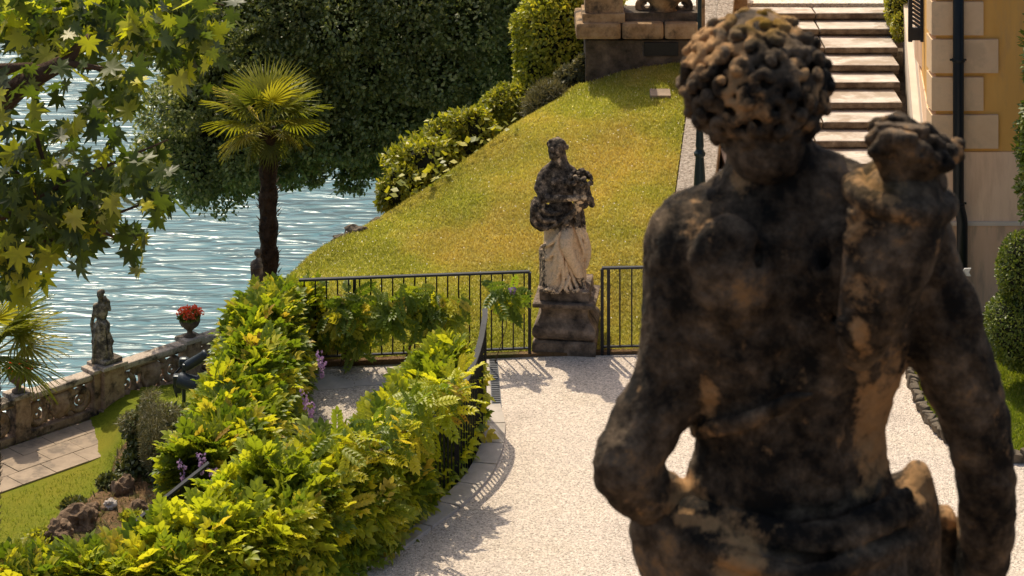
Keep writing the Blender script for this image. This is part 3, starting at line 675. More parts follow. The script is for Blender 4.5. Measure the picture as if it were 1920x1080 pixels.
# ================================================================== TERRACE FENCES
def fence(name, base, label, n_bars, h=.95, group=None, post_at=(), low=.09, railw=.05):
    """base: function t in 0..1 -> ground point"""
    t0 = base(.5); f = thing(name, (t0.x,t0.y,t0.z), label, 'railing', group)
    for nm, z, ww, hh, mt in (('top_rail', h, railw, .022, 'ironrail'), ('bottom_rail', low, .035, .018, 'iron')):
        m = MB(); N_ = 24; pts = [base(k/N_)+Vector((0,0,z)) for k in range(N_+1)]
        for a, b in zip(pts, pts[1:]): m.bar(a, b, ww, hh)
        m.build(nm, M[mt], f)
    for k in range(n_bars):
        t = (k+.5)/n_bars; p = base(t); MB().box(p+Vector((0,0,(h+low)/2)), (.016,.016,h-low-.02)).build('bar', M['iron'], f)
    for t in post_at:
        p = base(t); MB().box(p+Vector((0,0,h/2-.01)), (.035,.035,h)).build('post', M['iron'], f)
    return f
A_, B_2 = fencepoint(560), fencepoint(993)
fence('terrace_fence', lambda t: A_.lerp(B_2,t), 'long straight iron fence with climbing wisteria left of the draped statue', 21, .93, 'iron fences of the gravel terrace', (.24,1.0))
A3, B3 = fencepoint(1129), fencepoint(1262)
f2 = fence('terrace_fence.001', lambda t: A3.lerp(B3,t), 'short iron fence right of the draped statue, partly hidden by the large statue', 6, .955, 'iron fences of the gravel terrace', (0,.09,1.0))
f3c = interp([list((cc[i]+nrm[i]*.19)) for i in range(0,89,2)], 80)
def curvebase(t, a=2, b=78):
    x = a+(b-a)*t; j = min(int(x),78); u = x-j; v = f3c[j]*(1-u)+f3c[j+1]*u; return Vector((v[0],v[1],.03))
fence('curved_railing', lambda t: curvebase(t,3,60)-Vector((.0+.13*min(1,t*2.5),0,.32*max(0,min(1,(t-.07)*4)))), 'curved iron railing on the stone kerb half buried in yellow green wisteria', 66, 1.08, None, (0,.12,.3,.5,.75,1), .1, .055)
# handrails at lower left
def handrail(name, a, b, label, hgt=1.0, nb=5):
    f = thing(name, b-Vector((0,0,hgt)), label, 'handrail', 'sloping handrails of the lower steps')
    m = MB(); m.bar(a, b, .05, .02); m.build('top_rail', M['ironrail'], f)
    for k in range(nb):
        p = a.lerp(b, (k+.3)/nb); MB().box(p-Vector((0,0,hgt/2)), (.016,.016,hgt)).build('bar', M['iron'], f)
handrail('step_handrail', W(392,868,21.9), W(245,985,21.6), 'upper of two sloping grey handrails between the hedges at lower left', 1.0, 9)
handrail('step_handrail.001', W(415,948,20.6), W(315,1008,20.5), 'lower short sloping grey handrail emerging from the wisteria', .9, 6)

# ================================================================== STAIRS, PARAPET
st = thing('garden_stairs', (3.9,27.6,0), 'broad worn stone staircase with rounded treads beside the ochre house', 'stairs')
Y0s, rise, tread = 27.6, .12, .53
xl = lambda Y: 2.56+(Y-30)*.14
xr = lambda Y: 5.19+(Y-32)*.125
NS = 15
for k in range(NS):
    Ya = Y0s+k*tread+(.06 if k%3==1 else 0); z1 = (k+1)*rise; Yb = Y0s+(k+1)*tread+.12
    x0, x1 = xl(Ya+.2), xr(Ya+.2)
    js = [x0+.02, x0+(x1-x0)*(.52+.03*math.sin(k*1.7)), x1]
    if k == NS-1: Yb = Ya+.35
    for a, b in zip(js, js[1:]):
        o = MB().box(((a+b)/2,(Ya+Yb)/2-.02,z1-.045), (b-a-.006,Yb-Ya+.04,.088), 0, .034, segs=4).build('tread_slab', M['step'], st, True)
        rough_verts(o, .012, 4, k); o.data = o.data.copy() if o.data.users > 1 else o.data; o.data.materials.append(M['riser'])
        for p_ in o.data.polygons: p_.material_index = 1 if (p_.normal.z < .62) else 0  # front faces take the dark stone, their shade painted in with the stains
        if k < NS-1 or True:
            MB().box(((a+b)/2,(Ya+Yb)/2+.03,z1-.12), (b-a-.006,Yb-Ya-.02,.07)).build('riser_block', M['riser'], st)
MB().prism([(1.9,27.35),(4.9,27.35),(6.2,36.5),(2.5,36.5)], -3, lambda p: -.02+max(0,(p[1]-27.6))*.17-.05).build('foundation', M['riser'], st)
# ramped parapet with pebbly coping
def ramp_slab(name, xa, xb, ya, yb, zoff0, zoff1, mat, parent, slant=.14, nseg=1):
    for k in range(nseg):
        y0 = ya+(yb-ya)*k/nseg+.004; y1 = ya+(yb-ya)*(k+1)/nseg-.004
        pts = [(xa+(y0-30)*slant,y0),(xb+(y0-30)*slant,y0),(xb+(y1-30)*slant,y1),(xa+(y1-30)*slant,y1)]
        MB().prism(pts, lambda p: zcap(p[1])+zoff0, lambda p: zcap(p[1])+zoff1).build(name, mat, parent)
par = thing('stair_parapet', (2.3,29,0), 'sloping pebbly stone coping wall between the lawn and the staircase', 'parapet')
ramp_slab('coping_stone', 2.10, 2.33, 27.0, 36.2, -.10, .0, M['pebble_cap'], par, nseg=5)
ramp_slab('coping_stone', 2.338, 2.56, 27.0, 36.2, -.10, .03, M['pebble_cap'], par, nseg=5)
ramp_slab('wall', 2.12, 2.54, 27.02, 36.2, -2.2, -.104, M['ruststone'], par)
MB().box((3.33,35.3,2.4), (.24,.24,1.2), 0, .01).build('end_pier', M['ruststone'], par)

# upper terrace
MB().prism([(1.25,33.4),(3.2,33.4),(3.2,35.6),(9,35.6),(9,60),(2.2,60)], -1, 1.80).build('upper_gravel_terrace', M['gravel_white']); bpy.data.objects['upper_gravel_terrace']['kind']='structure'
# upper terrace balustrade and its dark wall
ub = thing('upper_balustrade', (1.8,32.8,1.5), 'weathered stone wall with scroll balustrade at the top of the lawn', 'balustrade')
def ubx(nm, px0, px1, py0, py1, Y, dep, mat, bev=.01, ramp_=None):
    a, b = W(px0,py0,Y), W(px1,py1,Y); o = MB().box(((a.x+b.x)/2, Y+dep/2, (a.z+b.z)/2), (b.x-a.x, dep, a.z-b.z), 0, bev).build(nm, mat, ub); return o
o = ubx('wall', 1098, 1325, 76, 230, 32.75, .8, M['darkstone'], .0)
for a, b in ((1080,1165),(1166,1245),(1246,1312)): ubx('ledge_stone', a, b, 44, 75, 32.6, 1.0, M['ruststone'], .05)
ubx('pier', 1097, 1168, -90, 26, 32.7, .5, M['ruststone'], .01); ubx('pier_base', 1092, 1172, 26, 44, 32.66, .56, M['ruststone'], .01)
ubx('sill', 1172, 1309, 24, 44, 32.75, .45, M['darkstone'], .01)
ubx('vent_plate', 1208, 1272, 80, 105, 32.72, .03, M['iron'], .004)
ubx('end_pier', 1309, 1322, -60, 60, 32.7, .4, M['ruststone'], .01)
for sgn, cx in ((1,1212),(-1,1278)):
    m = MB(); c0 = W(cx,10,32.95); pts=[]; rs=[]
    for k in range(30):
        t = -PI/2 - sgn*k*.33; r = .105*(1-k/34)+.012; pts.append(c0+Vector((r*math.cos(t)*1.1*1,0,r*math.sin(t)))); rs.append(.05-.0011*k)
    m.tube(pts, rs, 8); m.build('scroll', M['ruststone'], ub, True)
m = MB(); m.lathe(W(1245,22,32.95), [(.16,0),(.19,.03),(.16,.06),(.20,.12),(.27,.22),(.3,.36),(.3,.5)], 20); m.build('scroll_vase', M['ruststone'], ub, True)
def lawn_hit(px, py):
    v = Gd[:NR].reshape(-1,3); u = 960+v[:,0]/v[:,1]*F; t = YH+(H-v[:,2])/v[:,1]*F; return Vector(v[np.argmin((u-px)**2+(t-py)**2)])
hp = lawn_hit(1240,176); g_ = thing('ground_grate', hp, 'small grey stone hatch lying in the lawn below the upper balustrade', 'hatch')
mt4 = Matrix.Translation(hp+Vector((0,0,.02))) @ Matrix.Rotation(math.atan(.2),4,'X')
MB().box(None, (.27,.2,.05), mat4=mt4).build('slab', M['paver'], g_)

# ================================================================== HOUSE
hs = thing('ochre_house', (4.8,27.5,0), 'ochre plastered house corner with cream quoin blocks and black drainpipe', 'house')
YF = 27.5; hx = lambda Y: 4.86+(Y-YF)*.125
zpx = lambda y: H-(y-YH)/F*YF
def hbox(nm, x0, x1, z0, z1, y0, y1, mat, bev=0, parent=hs): return MB().box(((x0+x1)/2,(y0+y1)/2,(z0+z1)/2),(x1-x0,y1-y0,z1-z0),0,bev).build(nm, mat, parent)
def side_prism(nm, z0, z1, off, mat, y0=YF, y1=44):
    return MB().prism([(hx(y0)-off,y0),(11,y0),(11,y1),(hx(y1)-off,y1)], z0, z1).build(nm, mat, hs)
side_prism('upper_wall', zpx(284), 7.5, 0, M['ochre'])
side_prism('plinth_wall', zpx(414), zpx(284)-.002, .015, M['plinth'], YF-.02)
side_prism('plinth_ledge', zpx(421), zpx(414), .045, M['cream'], YF-.05)
side_prism('lower_plinth_wall', -.3, zpx(421)-.002, .03, M['lowplinth'], YF-.035)
for k in range(-3,4):
    y0 = 214-70.7*(k if k >= 0 else k); 
    ya, yb = 214-70.7*k, 277-70.7*k
    wide = (k % 2 == 0)
    x1 = 5.565 if wide else 5.395
    if k < 0: continue
    hbox('quoin_block', 4.80, x1, zpx(yb), zpx(ya), YF-.045, YF+.3, M['quoin'], .006)
    yy = .75 if not wide else .5
    MB().prism([(hx(YF+.3)-.05,YF+.301),(hx(YF+.3)+.02,YF+.301),(hx(YF+yy)+.02,YF+yy),(hx(YF+yy)-.05,YF+yy)], zpx(yb), zpx(ya)).build('quoin_return', M['cream'], hs)
for k in range(4,7):
    ya, yb = 214-70.7*k, 277-70.7*k; hbox('quoin_block', 4.80, 5.565 if k%2==0 else 5.395, zpx(yb), zpx(ya), YF-.045, YF+.3, M['quoin'], .006)
# whitewashed stringer along the stair side of the house
m = MB(); 
pts = [(hx(28.2)-.11,28.2),(hx(28.2)-.02,28.2),(hx(34.6)-.02,34.6),(hx(34.6)-.11,34.6)]
m.prism(pts, lambda p: zcap(p[1])-1.5, lambda p: zcap(p[1])-.02); m.build('stair_skirting', M['cream'], hs)
side2 = MB().prism([(hx(28.3)-.02,28.3),(hx(28.3)+.0,28.3),(hx(36)+.0,36),(hx(36)-.02,36)], lambda p: zcap(p[1])-1, lambda p: zcap(p[1])+.32).build('dado', M['cream'], hs)
# drainpipe
pxx = lambda x: (x-960)/F*(YF-.12)
pipe = MB().tube([(pxx(1797),YF-.12,8),(pxx(1797),YF-.12,zpx(372)),(pxx(1798),YF-.12,zpx(380)),(pxx(1803),YF-.12,zpx(402)),(pxx(1804),YF-.12,zpx(410)),(pxx(1804),YF-.12,0)], .063, 16).build('drainpipe', M['pipe'], hs, True)
for y in (108, 376, -150):
    MB().lathe((pxx(1797),YF-.12,zpx(y)-.02), [(.068,0),(.074,.005),(.074,.035),(.068,.04)], 18).build('pipe_clamp', M['pipe'], pipe)
    MB().box((pxx(1797),YF-.10,zpx(y)), (.19,.02,.02)).build('pipe_bracket', M['pipe'], pipe)
# shutter, folded out from the stair side wall
sh = W(1728,78,30.6)
frm = MB(); x0, x1 = W(1703,78,30.6).x, W(1738,78,30.6).x; zb0, zb1 = sh.z, sh.z+1.6; ys = 30.6
shp = frm.box(((x0+x0+.05)/2,ys,(zb0+zb1)/2),(.05,.05,zb1-zb0)).box((x1-.04,ys,(zb0+zb1)/2),(.09,.05,zb1-zb0)).box(((x0+x1)/2,ys,zb0+.10),(x1-x0,.046,.16)).build('shutter', M['shutter'], hs)
for k in range(26):
    mt4 = Matrix.Translation(((x0+x1)/2-.01,ys,zb0+.21+k*.053)) @ Matrix.Rotation(.6,4,'Y') @ Matrix.Rotation(.5,4,'X')
    MB().box(None, (x1-x0-.1,.045,.012), mat4=mt4).build('shutter_slat', M['quoin'] if False else M['shutter'], shp)
hbox('window_reveal', x1+.01, x1+.16, zb0-.45, zb1+.4, 30.7, 31.6, M['lowplinth'])

# lamp post
lpv = W(1312,420,28.0); lpb = Vector((lpv.x,28.0,zcap(28.0)))
lp_ = thing('lamp_post', lpb, 'dark green cast iron lamp post rising beside the stair parapet', 'lamp post')
def zl(y): return H-(y-YH)/F*28.0-lpb.z
prof = [(.11,0),(.11,.06),(.09,.1),(.092,.16),(.078,zl(380)),(.066,zl(330)),(.052,zl(300)),(.05,zl(294)),(.066,zl(291)),(.068,zl(286)),(.052,zl(283)),(.042,zl(279)),(.05,zl(274)),(.046,zl(262)),(.036,zl(225)),(.033,zl(180)),(.024,zl(60)),(.02,zl(-160))]
MB().lathe(lpb, prof, 18).build('pole', M['lamp'], lp_, False)
m = MB(); m.lathe(lpb+Vector((0,0,zl(-160))), [(.03,0),(.10,.05),(.16,.40),(.19,.42),(.08,.55),(.02,.68)], 8); m.build('lantern', M['lamp'], lp_)

# ================================================================== RIGHT LAWN, EDGING, TOPIARY
epx = [(1672,600),(1690,640),(1702,680),(1713,720),(1733,768),(1765,808),(1805,838),(1850,852),(1905,856),(1980,850),(2080,830)]
ec = interp([list(G(x,y,.05)) for x, y in epx], 80)
poly = [(p[0],p[1]) for p in ec]+[(8.5,27.4),(4.9,27.4)]
MB().prism(poly, -.1, .07).build('side_lawn', M['lawn2']); bpy.data.objects['side_lawn']['kind']='structure'
cenp = ec.mean(0)+np.array([.6,1,0]); tri = []
for i in range(79):
    a, b = ec[i], ec[i+1]; c_ = np.array([min(8,max(5.0,a[0]+.4)),27.3,.07]); d_ = np.array([min(8,max(5.0,b[0]+.4)),27.3,.07]); tri.append([a*[1,1,0]+[0,0,.07], b*[1,1,0]+[0,0,.07], d_, c_])
grass_on('side_grass', np.array(tri), 40000, M['grass2'], .035, 'short green grass of the small lawn by the house')
ed = thing('stone_edging', (ec[40][0],ec[40][1],0), 'row of rough upright stones edging the small lawn by the house', 'edging')
stones = []
for v in range(4):
    m = MB(); m.box((0,0,0),(.085,.07,.13),0,.02); me_o = m.build('edging_stone', M['edge'], ed); rough_verts(me_o, .02, 12, v*3.3); stones.append(me_o)
cum = np.r_[0, np.cumsum(np.linalg.norm(np.diff(ec,axis=0),axis=1))]; n_e = int(cum[-1]/.082)
for k in range(n_e):
    s = (k+.5)*.082; p = np.array([np.interp(s, cum, ec[:,i]) for i in range(3)])
    o = stones[k] if k < 4 else stones[k%4].copy()
    if k >= 4: C.objects.link(o)
    o.location = Vector((p[0],p[1],.045))-ed.location; o.rotation_euler = (random.uniform(-.25,.25),random.uniform(-.25,.25),random.uniform(0,6)); f = random.uniform(.8,1.35); o.scale = (f,f,random.uniform(.7,1.3))

def bush(name, ells, n, size, mat, label, cat, base, **kw):
    t = thing(name, base, label, cat, kw.pop('group', None))
    blob_foliage('foliage', ells, n, size, mat, t, **kw)
    m = MB()
    for e in ells[:3]:
        c = Vector(e[0]); m.tube([Vector(base), Vector(base).lerp(c,.5)+Vector((.03,.02,0)), c], [.05,.035,.02], 6)
    m.build('stem', M['bark'], t)
    return t
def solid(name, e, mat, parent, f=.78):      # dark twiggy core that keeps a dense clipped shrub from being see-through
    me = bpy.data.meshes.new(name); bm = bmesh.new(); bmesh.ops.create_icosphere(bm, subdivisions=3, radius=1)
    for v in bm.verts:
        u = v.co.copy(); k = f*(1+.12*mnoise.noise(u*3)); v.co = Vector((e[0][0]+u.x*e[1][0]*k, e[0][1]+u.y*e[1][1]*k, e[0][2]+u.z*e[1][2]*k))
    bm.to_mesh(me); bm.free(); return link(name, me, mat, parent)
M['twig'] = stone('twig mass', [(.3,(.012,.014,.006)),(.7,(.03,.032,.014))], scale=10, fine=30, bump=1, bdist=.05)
c1 = W(1942,612,25.3); c2 = W(1930,510,25.3)
t = bush('topiary_bush', [(c1,(.52,.5,.46)),(c2,(.33,.33,.42))], 17000, .036, M['box'], 'rounded clipped box bush beside the house wall at the right edge', 'bush', G(1942,735), lump=.05, lsc=4, shell=.9)
solid('core', (c1,(.52,.5,.46)), M['twig'], t, .88); solid('core', (c2,(.33,.33,.42)), M['twig'], t, .86)
c3 = W(1988,260,25.9)
t = bush('cypress_tree', [(c3,(.40,.4,1.55))], 15000, .07, M['box'], 'slender dark cypress at the right edge in front of the ochre wall', 'cypress', G(1965,720), lump=.26, lsc=3.2, shell=.78, up=.8)
solid('core', (c3,(.40,.4,1.55)), M['twig'], t, .8)
# shrub at top of stairs
c = [W(1688,15,34.6), W(1690,52,34.3), W(1680,-30,35)]
t = bush('climbing_shrub', [(c[0],(.22,.2,.3)),(c[1],(.15,.15,.18)),(c[2],(.25,.2,.3))], 3500, .05, M['laurel'], 'small bright leafy shrub at the head of the stairs by the shutter', 'shrub', W(1695,75,34.3), lump=.15, lsc=4)
solid('core', (c[0],(.22,.2,.3)), M['twig'], t, .8)

# arrow sign
ar = thing('arrow_sign', W(1798,511,25.9)-Vector((0,0,.3)), 'small white arrow shaped direction sign in front of the drainpipe', 'sign')
m = MB(); a_ = W(1798,511,25.9); sx = lambda px: (px+7-960)/F*25.9; sz = lambda py: H-(py-YH)/F*25.9
def vprism(m, P2, y, th):
    a = [m.bm.verts.new((sx(x),y,sz(z))) for x, z in P2]; b = [m.bm.verts.new((sx(x),y+th,sz(z))) for x, z in P2]; n = len(P2)
    m.bm.faces.new(a); m.bm.faces.new(b[::-1])
    for k in range(n): m.bm.faces.new((a[k],b[k],b[(k+1)%n],a[(k+1)%n]))
vprism(m, [(1770,509.5),(1797,508.8),(1802,503.5),(1814,503),(1810,510.5),(1814,518),(1802,517.5),(1797,513.5),(1770,513)], 25.9, .012)
m.build('arrow_board', M['white'], ar)
m = MB()
for k, (x0, x1) in enumerate(((1785,1787),(1788,1790.5),(1791.5,1793),(1794,1796))):
    vprism(m, [(x0,510),(x1,510),(x1,512.3),(x0,512.3)], 25.896, .004)
m.build('lettering', M['ink'], ar)
MB().box((sx(1790),25.93,sz(511)-.78), (.015,.015,1.6)).build('post', M['iron'], ar)

# ================================================================== HEDGES
def hedge(name, pts, n, label, leafn=220, size=.27, dens_in=.35, seed=0):
    """pts: rows (x, y, ztop, halfwidth, height)"""
    Q = interp(pts, 80); t = thing(name, (Q[40][0],Q[40][1],Q[40][2]-Q[40][4]), label, 'hedge', 'wisteria hedges along the path')
    seg = np.linalg.norm(np.diff(Q[:,:3],axis=0),axis=1); pr = seg/seg.sum()
    def sample(n, lo, hi):
        k = RNG.choice(79, n, p=pr); u = RNG.random((n,1)); q = Q[k]*(1-u)+Q[k+1]*u
        tg = norm((Q[k+1]-Q[k])[:,:3]*[1,1,0]); sd_ = np.stack([tg[:,1],-tg[:,0],0*tg[:,0]],1)
        th = RNG.random(n)*2.0*PI*.62-.62*PI+PI/2     # mostly top and sides
        rr = lo+(hi-lo)*RNG.random(n)**.7
        hw = q[:,3]; hh = q[:,4]*.5
        c = q[:,:3].copy(); c[:,2] -= hh
        cs = np.cos(th); sn = np.sin(th)
        n1 = fbm(q[:,:3]+sd_*cs[:,None]+np.array([0,0,1])*sn[:,None], 2.2, seed); n2 = fbm(q[:,:3]*1.0+sd_*cs[:,None]*.5+np.array([0,0,1])*sn[:,None]*.5, 6, seed+5)
        f = rr*(1+.34*n1+.40*n2)
        e = np.sign(cs)*np.abs(cs)**.7
        P = c+sd_*(e*hw*f)[:,None]+np.array([0,0,1])*(np.sign(sn)*np.abs(sn)**.8*hh*f)[:,None]
        Nn = norm(sd_*cs[:,None]*1.1+np.array([0,0,1])*sn[:,None])
        return P, Nn
    P, Nn = sample(n, .80, 1.06); m = len(P)
    D = Nn*.75+rvec(m)*.6+np.array([0,0,.12]); Z = Nn*.8+np.array([0,0,.7])+rvec(m)*.35
    # clumped colour: sprays share tint
    cl = .5+.9*fbm(P, 3.0, seed+20); rn = np.clip(cl*.75+RNG.random(m)*.45-.1, 0, .97)
    sz = size*np.where(RNG.random(m) < .3, .45+.35*RNG.random(m), .75+.5*RNG.random(m)); h_ = m//2
    for T_, a_, b_ in ((T_WIST, 0, h_), (T_WIST2, h_, m)):
        link('foliage', leafmesh('foliage', T_, P[a_:b_], D[a_:b_], Z[a_:b_], sz[a_:b_], rn[a_:b_]), M['wist'], t)['kind'] = 'stuff'
    P2, N2 = sample(int(n*dens_in), .35, .85); m2 = len(P2)
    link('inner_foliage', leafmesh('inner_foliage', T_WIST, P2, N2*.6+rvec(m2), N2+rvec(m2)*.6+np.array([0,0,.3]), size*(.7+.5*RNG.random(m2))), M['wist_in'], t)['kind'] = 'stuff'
    # free standing leaves, one object each
    Vt, Ft = T_WIST; lm = npmesh('leaf', Vt, Ft, {'rnd': np.zeros(len(Vt))}); lm.materials.append(M['wist'])
    P3, N3 = sample(leafn, 1.0, 1.14)
    for k in range(leafn):
        o = bpy.data.objects.new('leaf', lm); C.objects.link(o); o.parent = t
        d = Vector(N3[k])*.8+Vector(rvec(1)[0])*.6; z = Vector(N3[k])*.5+Vector((0,0,.9))+Vector(rvec(1)[0])*.3
        d.normalize(); x = d.cross(z).normalized(); z = x.cross(d); mm = Matrix((x,d,z)).transposed().to_4x4(); s_ = size*(.7+.5*random.random())
        o.matrix_local = Matrix.Translation(Vector(P3[k])-t.location) @ mm @ Matrix.Scale(s_,4)
    # woody vines
    m = MB()
    for k in range(6,76,10):
        q = Vector(Q[k][:3]); h_ = Q[k][4]; m.tube([q-Vector((.05,0,h_)), q-Vector((-.06,.05,h_*.6)), q-Vector((.04,0,.2))], [.03,.022,.012], 6)
    m.build('stem', M['bark'], t)
    return t, Q
def raceme(t, P, L=.18):
    n = 40; u = RNG.random(n); r = .035*(1-u*.8); a = RNG.random(n)*2*PI
    q = np.stack([r*np.cos(a), r*np.sin(a), -u*L],1)+np.array(P)
    T = (np.array([[0,0,0],[.5,.5,.1],[0,1,0],[-.5,.5,.1]]), np.array([[0,1,2],[0,2,3]]))
    return leafmesh('blossom_cluster', T, q, norm(q-np.array(P)+[0,0,-.02]), rvec(n), np.full(n,.032))
def HP(px, py, Y): return list(W(px,py,Y))
near_pts = [HP(848,664,24.3)+[.12,.7], HP(820,710,23.9)+[.16,.8], HP(770,792,23.2)+[.20,.9], HP(706,845,22.5)+[.25,.95], HP(642,876,21.8)+[.32,1.0], HP(565,900,21.3)+[.35,1.05], HP(480,945,20.8)+[.37,1.05], HP(395,1010,20.4)+[.33,1.0], HP(280,1060,20.1)+[.30,.95], HP(140,1090,20.0)+[.28,.9], HP(10,1112,19.9)+[.28,.9], HP(-120,1140,19.8)+[.3,.9]]
hn, Qn = hedge('wisteria_hedge', near_pts, 9500, 'large yellow green wisteria hedge curving along the gravel terrace in the foreground', 280, .24, .55)
Pt = []
for k_ in range(330):
    t_ = .30+.42*random.random(); q = curvebase(t_,3,60)+Vector((-.06,0,.93)); sp_ = min(1,(t_-.22)*5)
    Pt.append(np.array(q)+rvec(1)[0]*np.array([.17,.17,.20])*sp_)
Pt = np.array(Pt); m_ = len(Pt)
link('trailing_foliage', leafmesh('trailing_foliage', T_WIST, Pt, rvec(m_)*.8+[.1,-.25,.1], rvec(m_)*.5+[0,-.1,.9], .2*(.6+.6*RNG.random(m_)), np.clip(.5+.8*fbm(Pt,3,7)+.3*RNG.random(m_)-.1,0,.97)), M['wist'], hn)['kind'] = 'stuff'
left_pts = [HP(590,570,26.3)+[.12,.6], HP(532,562,26.3)+[.18,.75], HP(500,592,25.8)+[.21,.8], HP(486,655,25.0)+[.23,.8], HP(464,720,24.3)+[.23,.8], HP(440,780,23.6)+[.25,.8], HP(408,832,22.9)+[.23,.7], HP(372,862,22.4)+[.16,.5]]
hl, Ql = hedge('wisteria_hedge.001', left_pts, 6500, 'narrower wisteria hedge on the lake side of the sunken path', 220, .23, .5, seed=3)
for (x,y,Y) in ((600,655,25.0),(604,672,24.9),(583,752,24.0),(572,730,24.1)): link('blossom_cluster', raceme(hl, W(x,y,Y)), M['wist_flower'], hl)['kind'] = 'stuff'
for (x,y,Y) in ((378,848,22.0),(398,872,21.9),(487,842,22.2),(510,838,22.3),(342,862,22.1)): link('blossom_cluster', raceme(hl, W(x,y,Y)), M['wist_flower'], hl)['kind'] = 'stuff'
# vines hanging on the straight fence
def vine(name, blobs_, n, label, fl=(), sr=1):
    t = thing(name, blobs_[0][0]-Vector((0,0,.8)), label, 'climbing plant', 'wisteria vines on the straight fence')
    Ps = []
    tot = sum(b[1][0]*b[1][2] for b in blobs_)
    for c, r in blobs_:
        k = int(n*r[0]*r[2]/tot); Ps.append(np.array(c)+rvec(k)*np.array(r)*(RNG.random((k,1))**.5))
    P = np.concatenate(Ps); m = len(P)
    D = rvec(m)*.8+np.array([0,-.3,-.55]); Z = rvec(m)*.6+np.array([0,-.9,.5])
    rn = np.clip(.45+.8*fbm(P,3,5)+RNG.random(m)*.4-.2, 0, .99)
    link('foliage', leafmesh('foliage', T_WIST, P, D, Z, .2*(.6+.6*RNG.random(m)), rn), M['wist'], t)['kind']='stuff'
    mb = MB(); c = blobs_[0][0]; mb.tube([Vector((c.x-.1,c.y+.03,0)), Vector((c.x+.03,c.y+.05,.4)), Vector(c)], [.018*sr,.014*sr,.01*sr], 6); mb.build('stem', M['bark'], t)
    for p in fl: link('blossom_cluster', raceme(t, p, .1), M['wist_flower'], t)['kind'] = 'stuff'
vine('fence_vine', [(W(655,585,26.0),(.27,.13,.22)),(W(635,610,26.0),(.2,.12,.2)),(W(668,632,26),(.09,.1,.18))], 210, 'dark green wisteria vine hanging on the fence beside the corner hedge')
vine('fence_vine.001', [(W(775,560,26.05),(.42,.13,.18)),(W(730,590,26),(.2,.1,.17)),(W(820,600,26),(.24,.1,.2)),(W(855,565,26.05),(.16,.1,.08))], 260, 'broad wisteria vine hanging on the middle of the straight fence')
vine('fence_vine.002', [(W(945,548,26.1),(.20,.09,.12)),(W(955,570,26.1),(.07,.06,.1))], 60, 'small pale wisteria sprig with a lilac flower near the draped statue', [W(961,535,26.0)], .3)

# ================================================================== LEFT BANK: ivy mound, rocks, floodlights
c1 = W(292,815,45.2); c2 = W(325,865,44.6); c3 = W(258,850,45.0)
t = thing('ivy_mound', Vector((c1.x,45,-9)), 'ivy covered boulder mound with wispy grey grass below the floodlights', 'shrub')
E = [(W(300,810,45.2),(.30,.4,.42)),(W(335,850,44.6),(.36,.4,.50)),(W(262,850,45.0),(.26,.35,.58)),(W(345,800,45.6),(.30,.35,.24)),(W(275,772,45.4),(.17,.25,.24)),(W(245,800,45.3),(.16,.2,.20)),(W(300,890,44.6),(.4,.4,.3)),(W(236,890,44.8),(.15,.2,.2))]
blob_foliage('foliage', E, 9000, .09, M['ivy'], t, lump=.4, lsc=3.2, shell=.6)
for e in E: solid('core', e, M['twig'], t, .7)
blob_foliage('wispy_growth', [(W(283,815,44.3),(.20,.15,.75)),(W(300,775,44.8),(.3,.2,.14)),(W(246,790,45),(.2,.2,.16)),(W(310,840,44.2),(.12,.1,.4))], 6500, .09, M['grey'], t, tmpl=(np.array([[-.06,0,0],[.06,0,0],[0,1,.1]]),np.array([[0,1,2]])), lump=.25, up=0, lsc=3)
rk = 0
for (x,y,Y,s,lab) in ((150,985,42.6,.36,'large brown craggy rock in the bank'),(232,930,44.0,.26,'dark upright split rock above the pale stone'),(208,948,43.2,.12,'small pale rounded rock in the soil bank'),(265,965,43.2,.24,'reddish brown rock leaning in the bank by the handrail'),(180,965,43.2,.22,'rough rock between the craggy rock and the pale stone'),(112,1003,42.0,.24,'low leftmost rock of the bank beside the lawn'),(320,945,43.6,.2,'brown rock nearest the upper handrail')):
    m = MB(); bmesh.ops.create_icosphere(m.bm, subdivisions=4, radius=s)
    p = W(x,y,Y)
    for v in m.bm.verts:
        u = v.co.copy(); q = u*(1+.5*mnoise.noise(u/s*1.4+Vector((rk*7,0,0)))+.22*mnoise.noise(u/s*4+Vector((rk*3,0,0)))); q = Vector((round(q.x/s*4)/4*s*.35+q.x*.65, q.y, q.z*(1.0 if rk!=1 else 1.3))); v.co = q+p
    o = m.build('rock' if rk==0 else 'rock.%03d'%rk, M['rock'] if rk != 2 else M['curb'], None); tag(o, lab, 'rock', 'rocks in the soil bank'); rk += 1
for k, (x,y,Y,s) in enumerate(((85,1015,42,.32),(140,950,43.5,.22),(55,1045,41.5,.4),(205,905,44.2,.26),(250,975,42.8,.2),(370,940,43,.35))):
    p = W(x,y,Y); t = thing('bank_plant' if k==0 else 'bank_plant.%03d'%k, p-Vector((0,0,s*.6)), ['broad leafy low plant left of the craggy rock','leafy plant above the craggy rock by the lawn edge','leafy plant at the lowest corner of the bank','small creeping plant under the ivy mound','tufty plant between the rocks and the handrail','bushy weed just right of the rocks'][k], 'plant', 'low plants on the soil bank')
    blob_foliage('foliage', [(p,(s,s*.8,s*.55))], int(1500*s/.4), .10, [M['laurel'],M['ivy']][k%2], t, lump=.2, lsc=3, shell=.4)
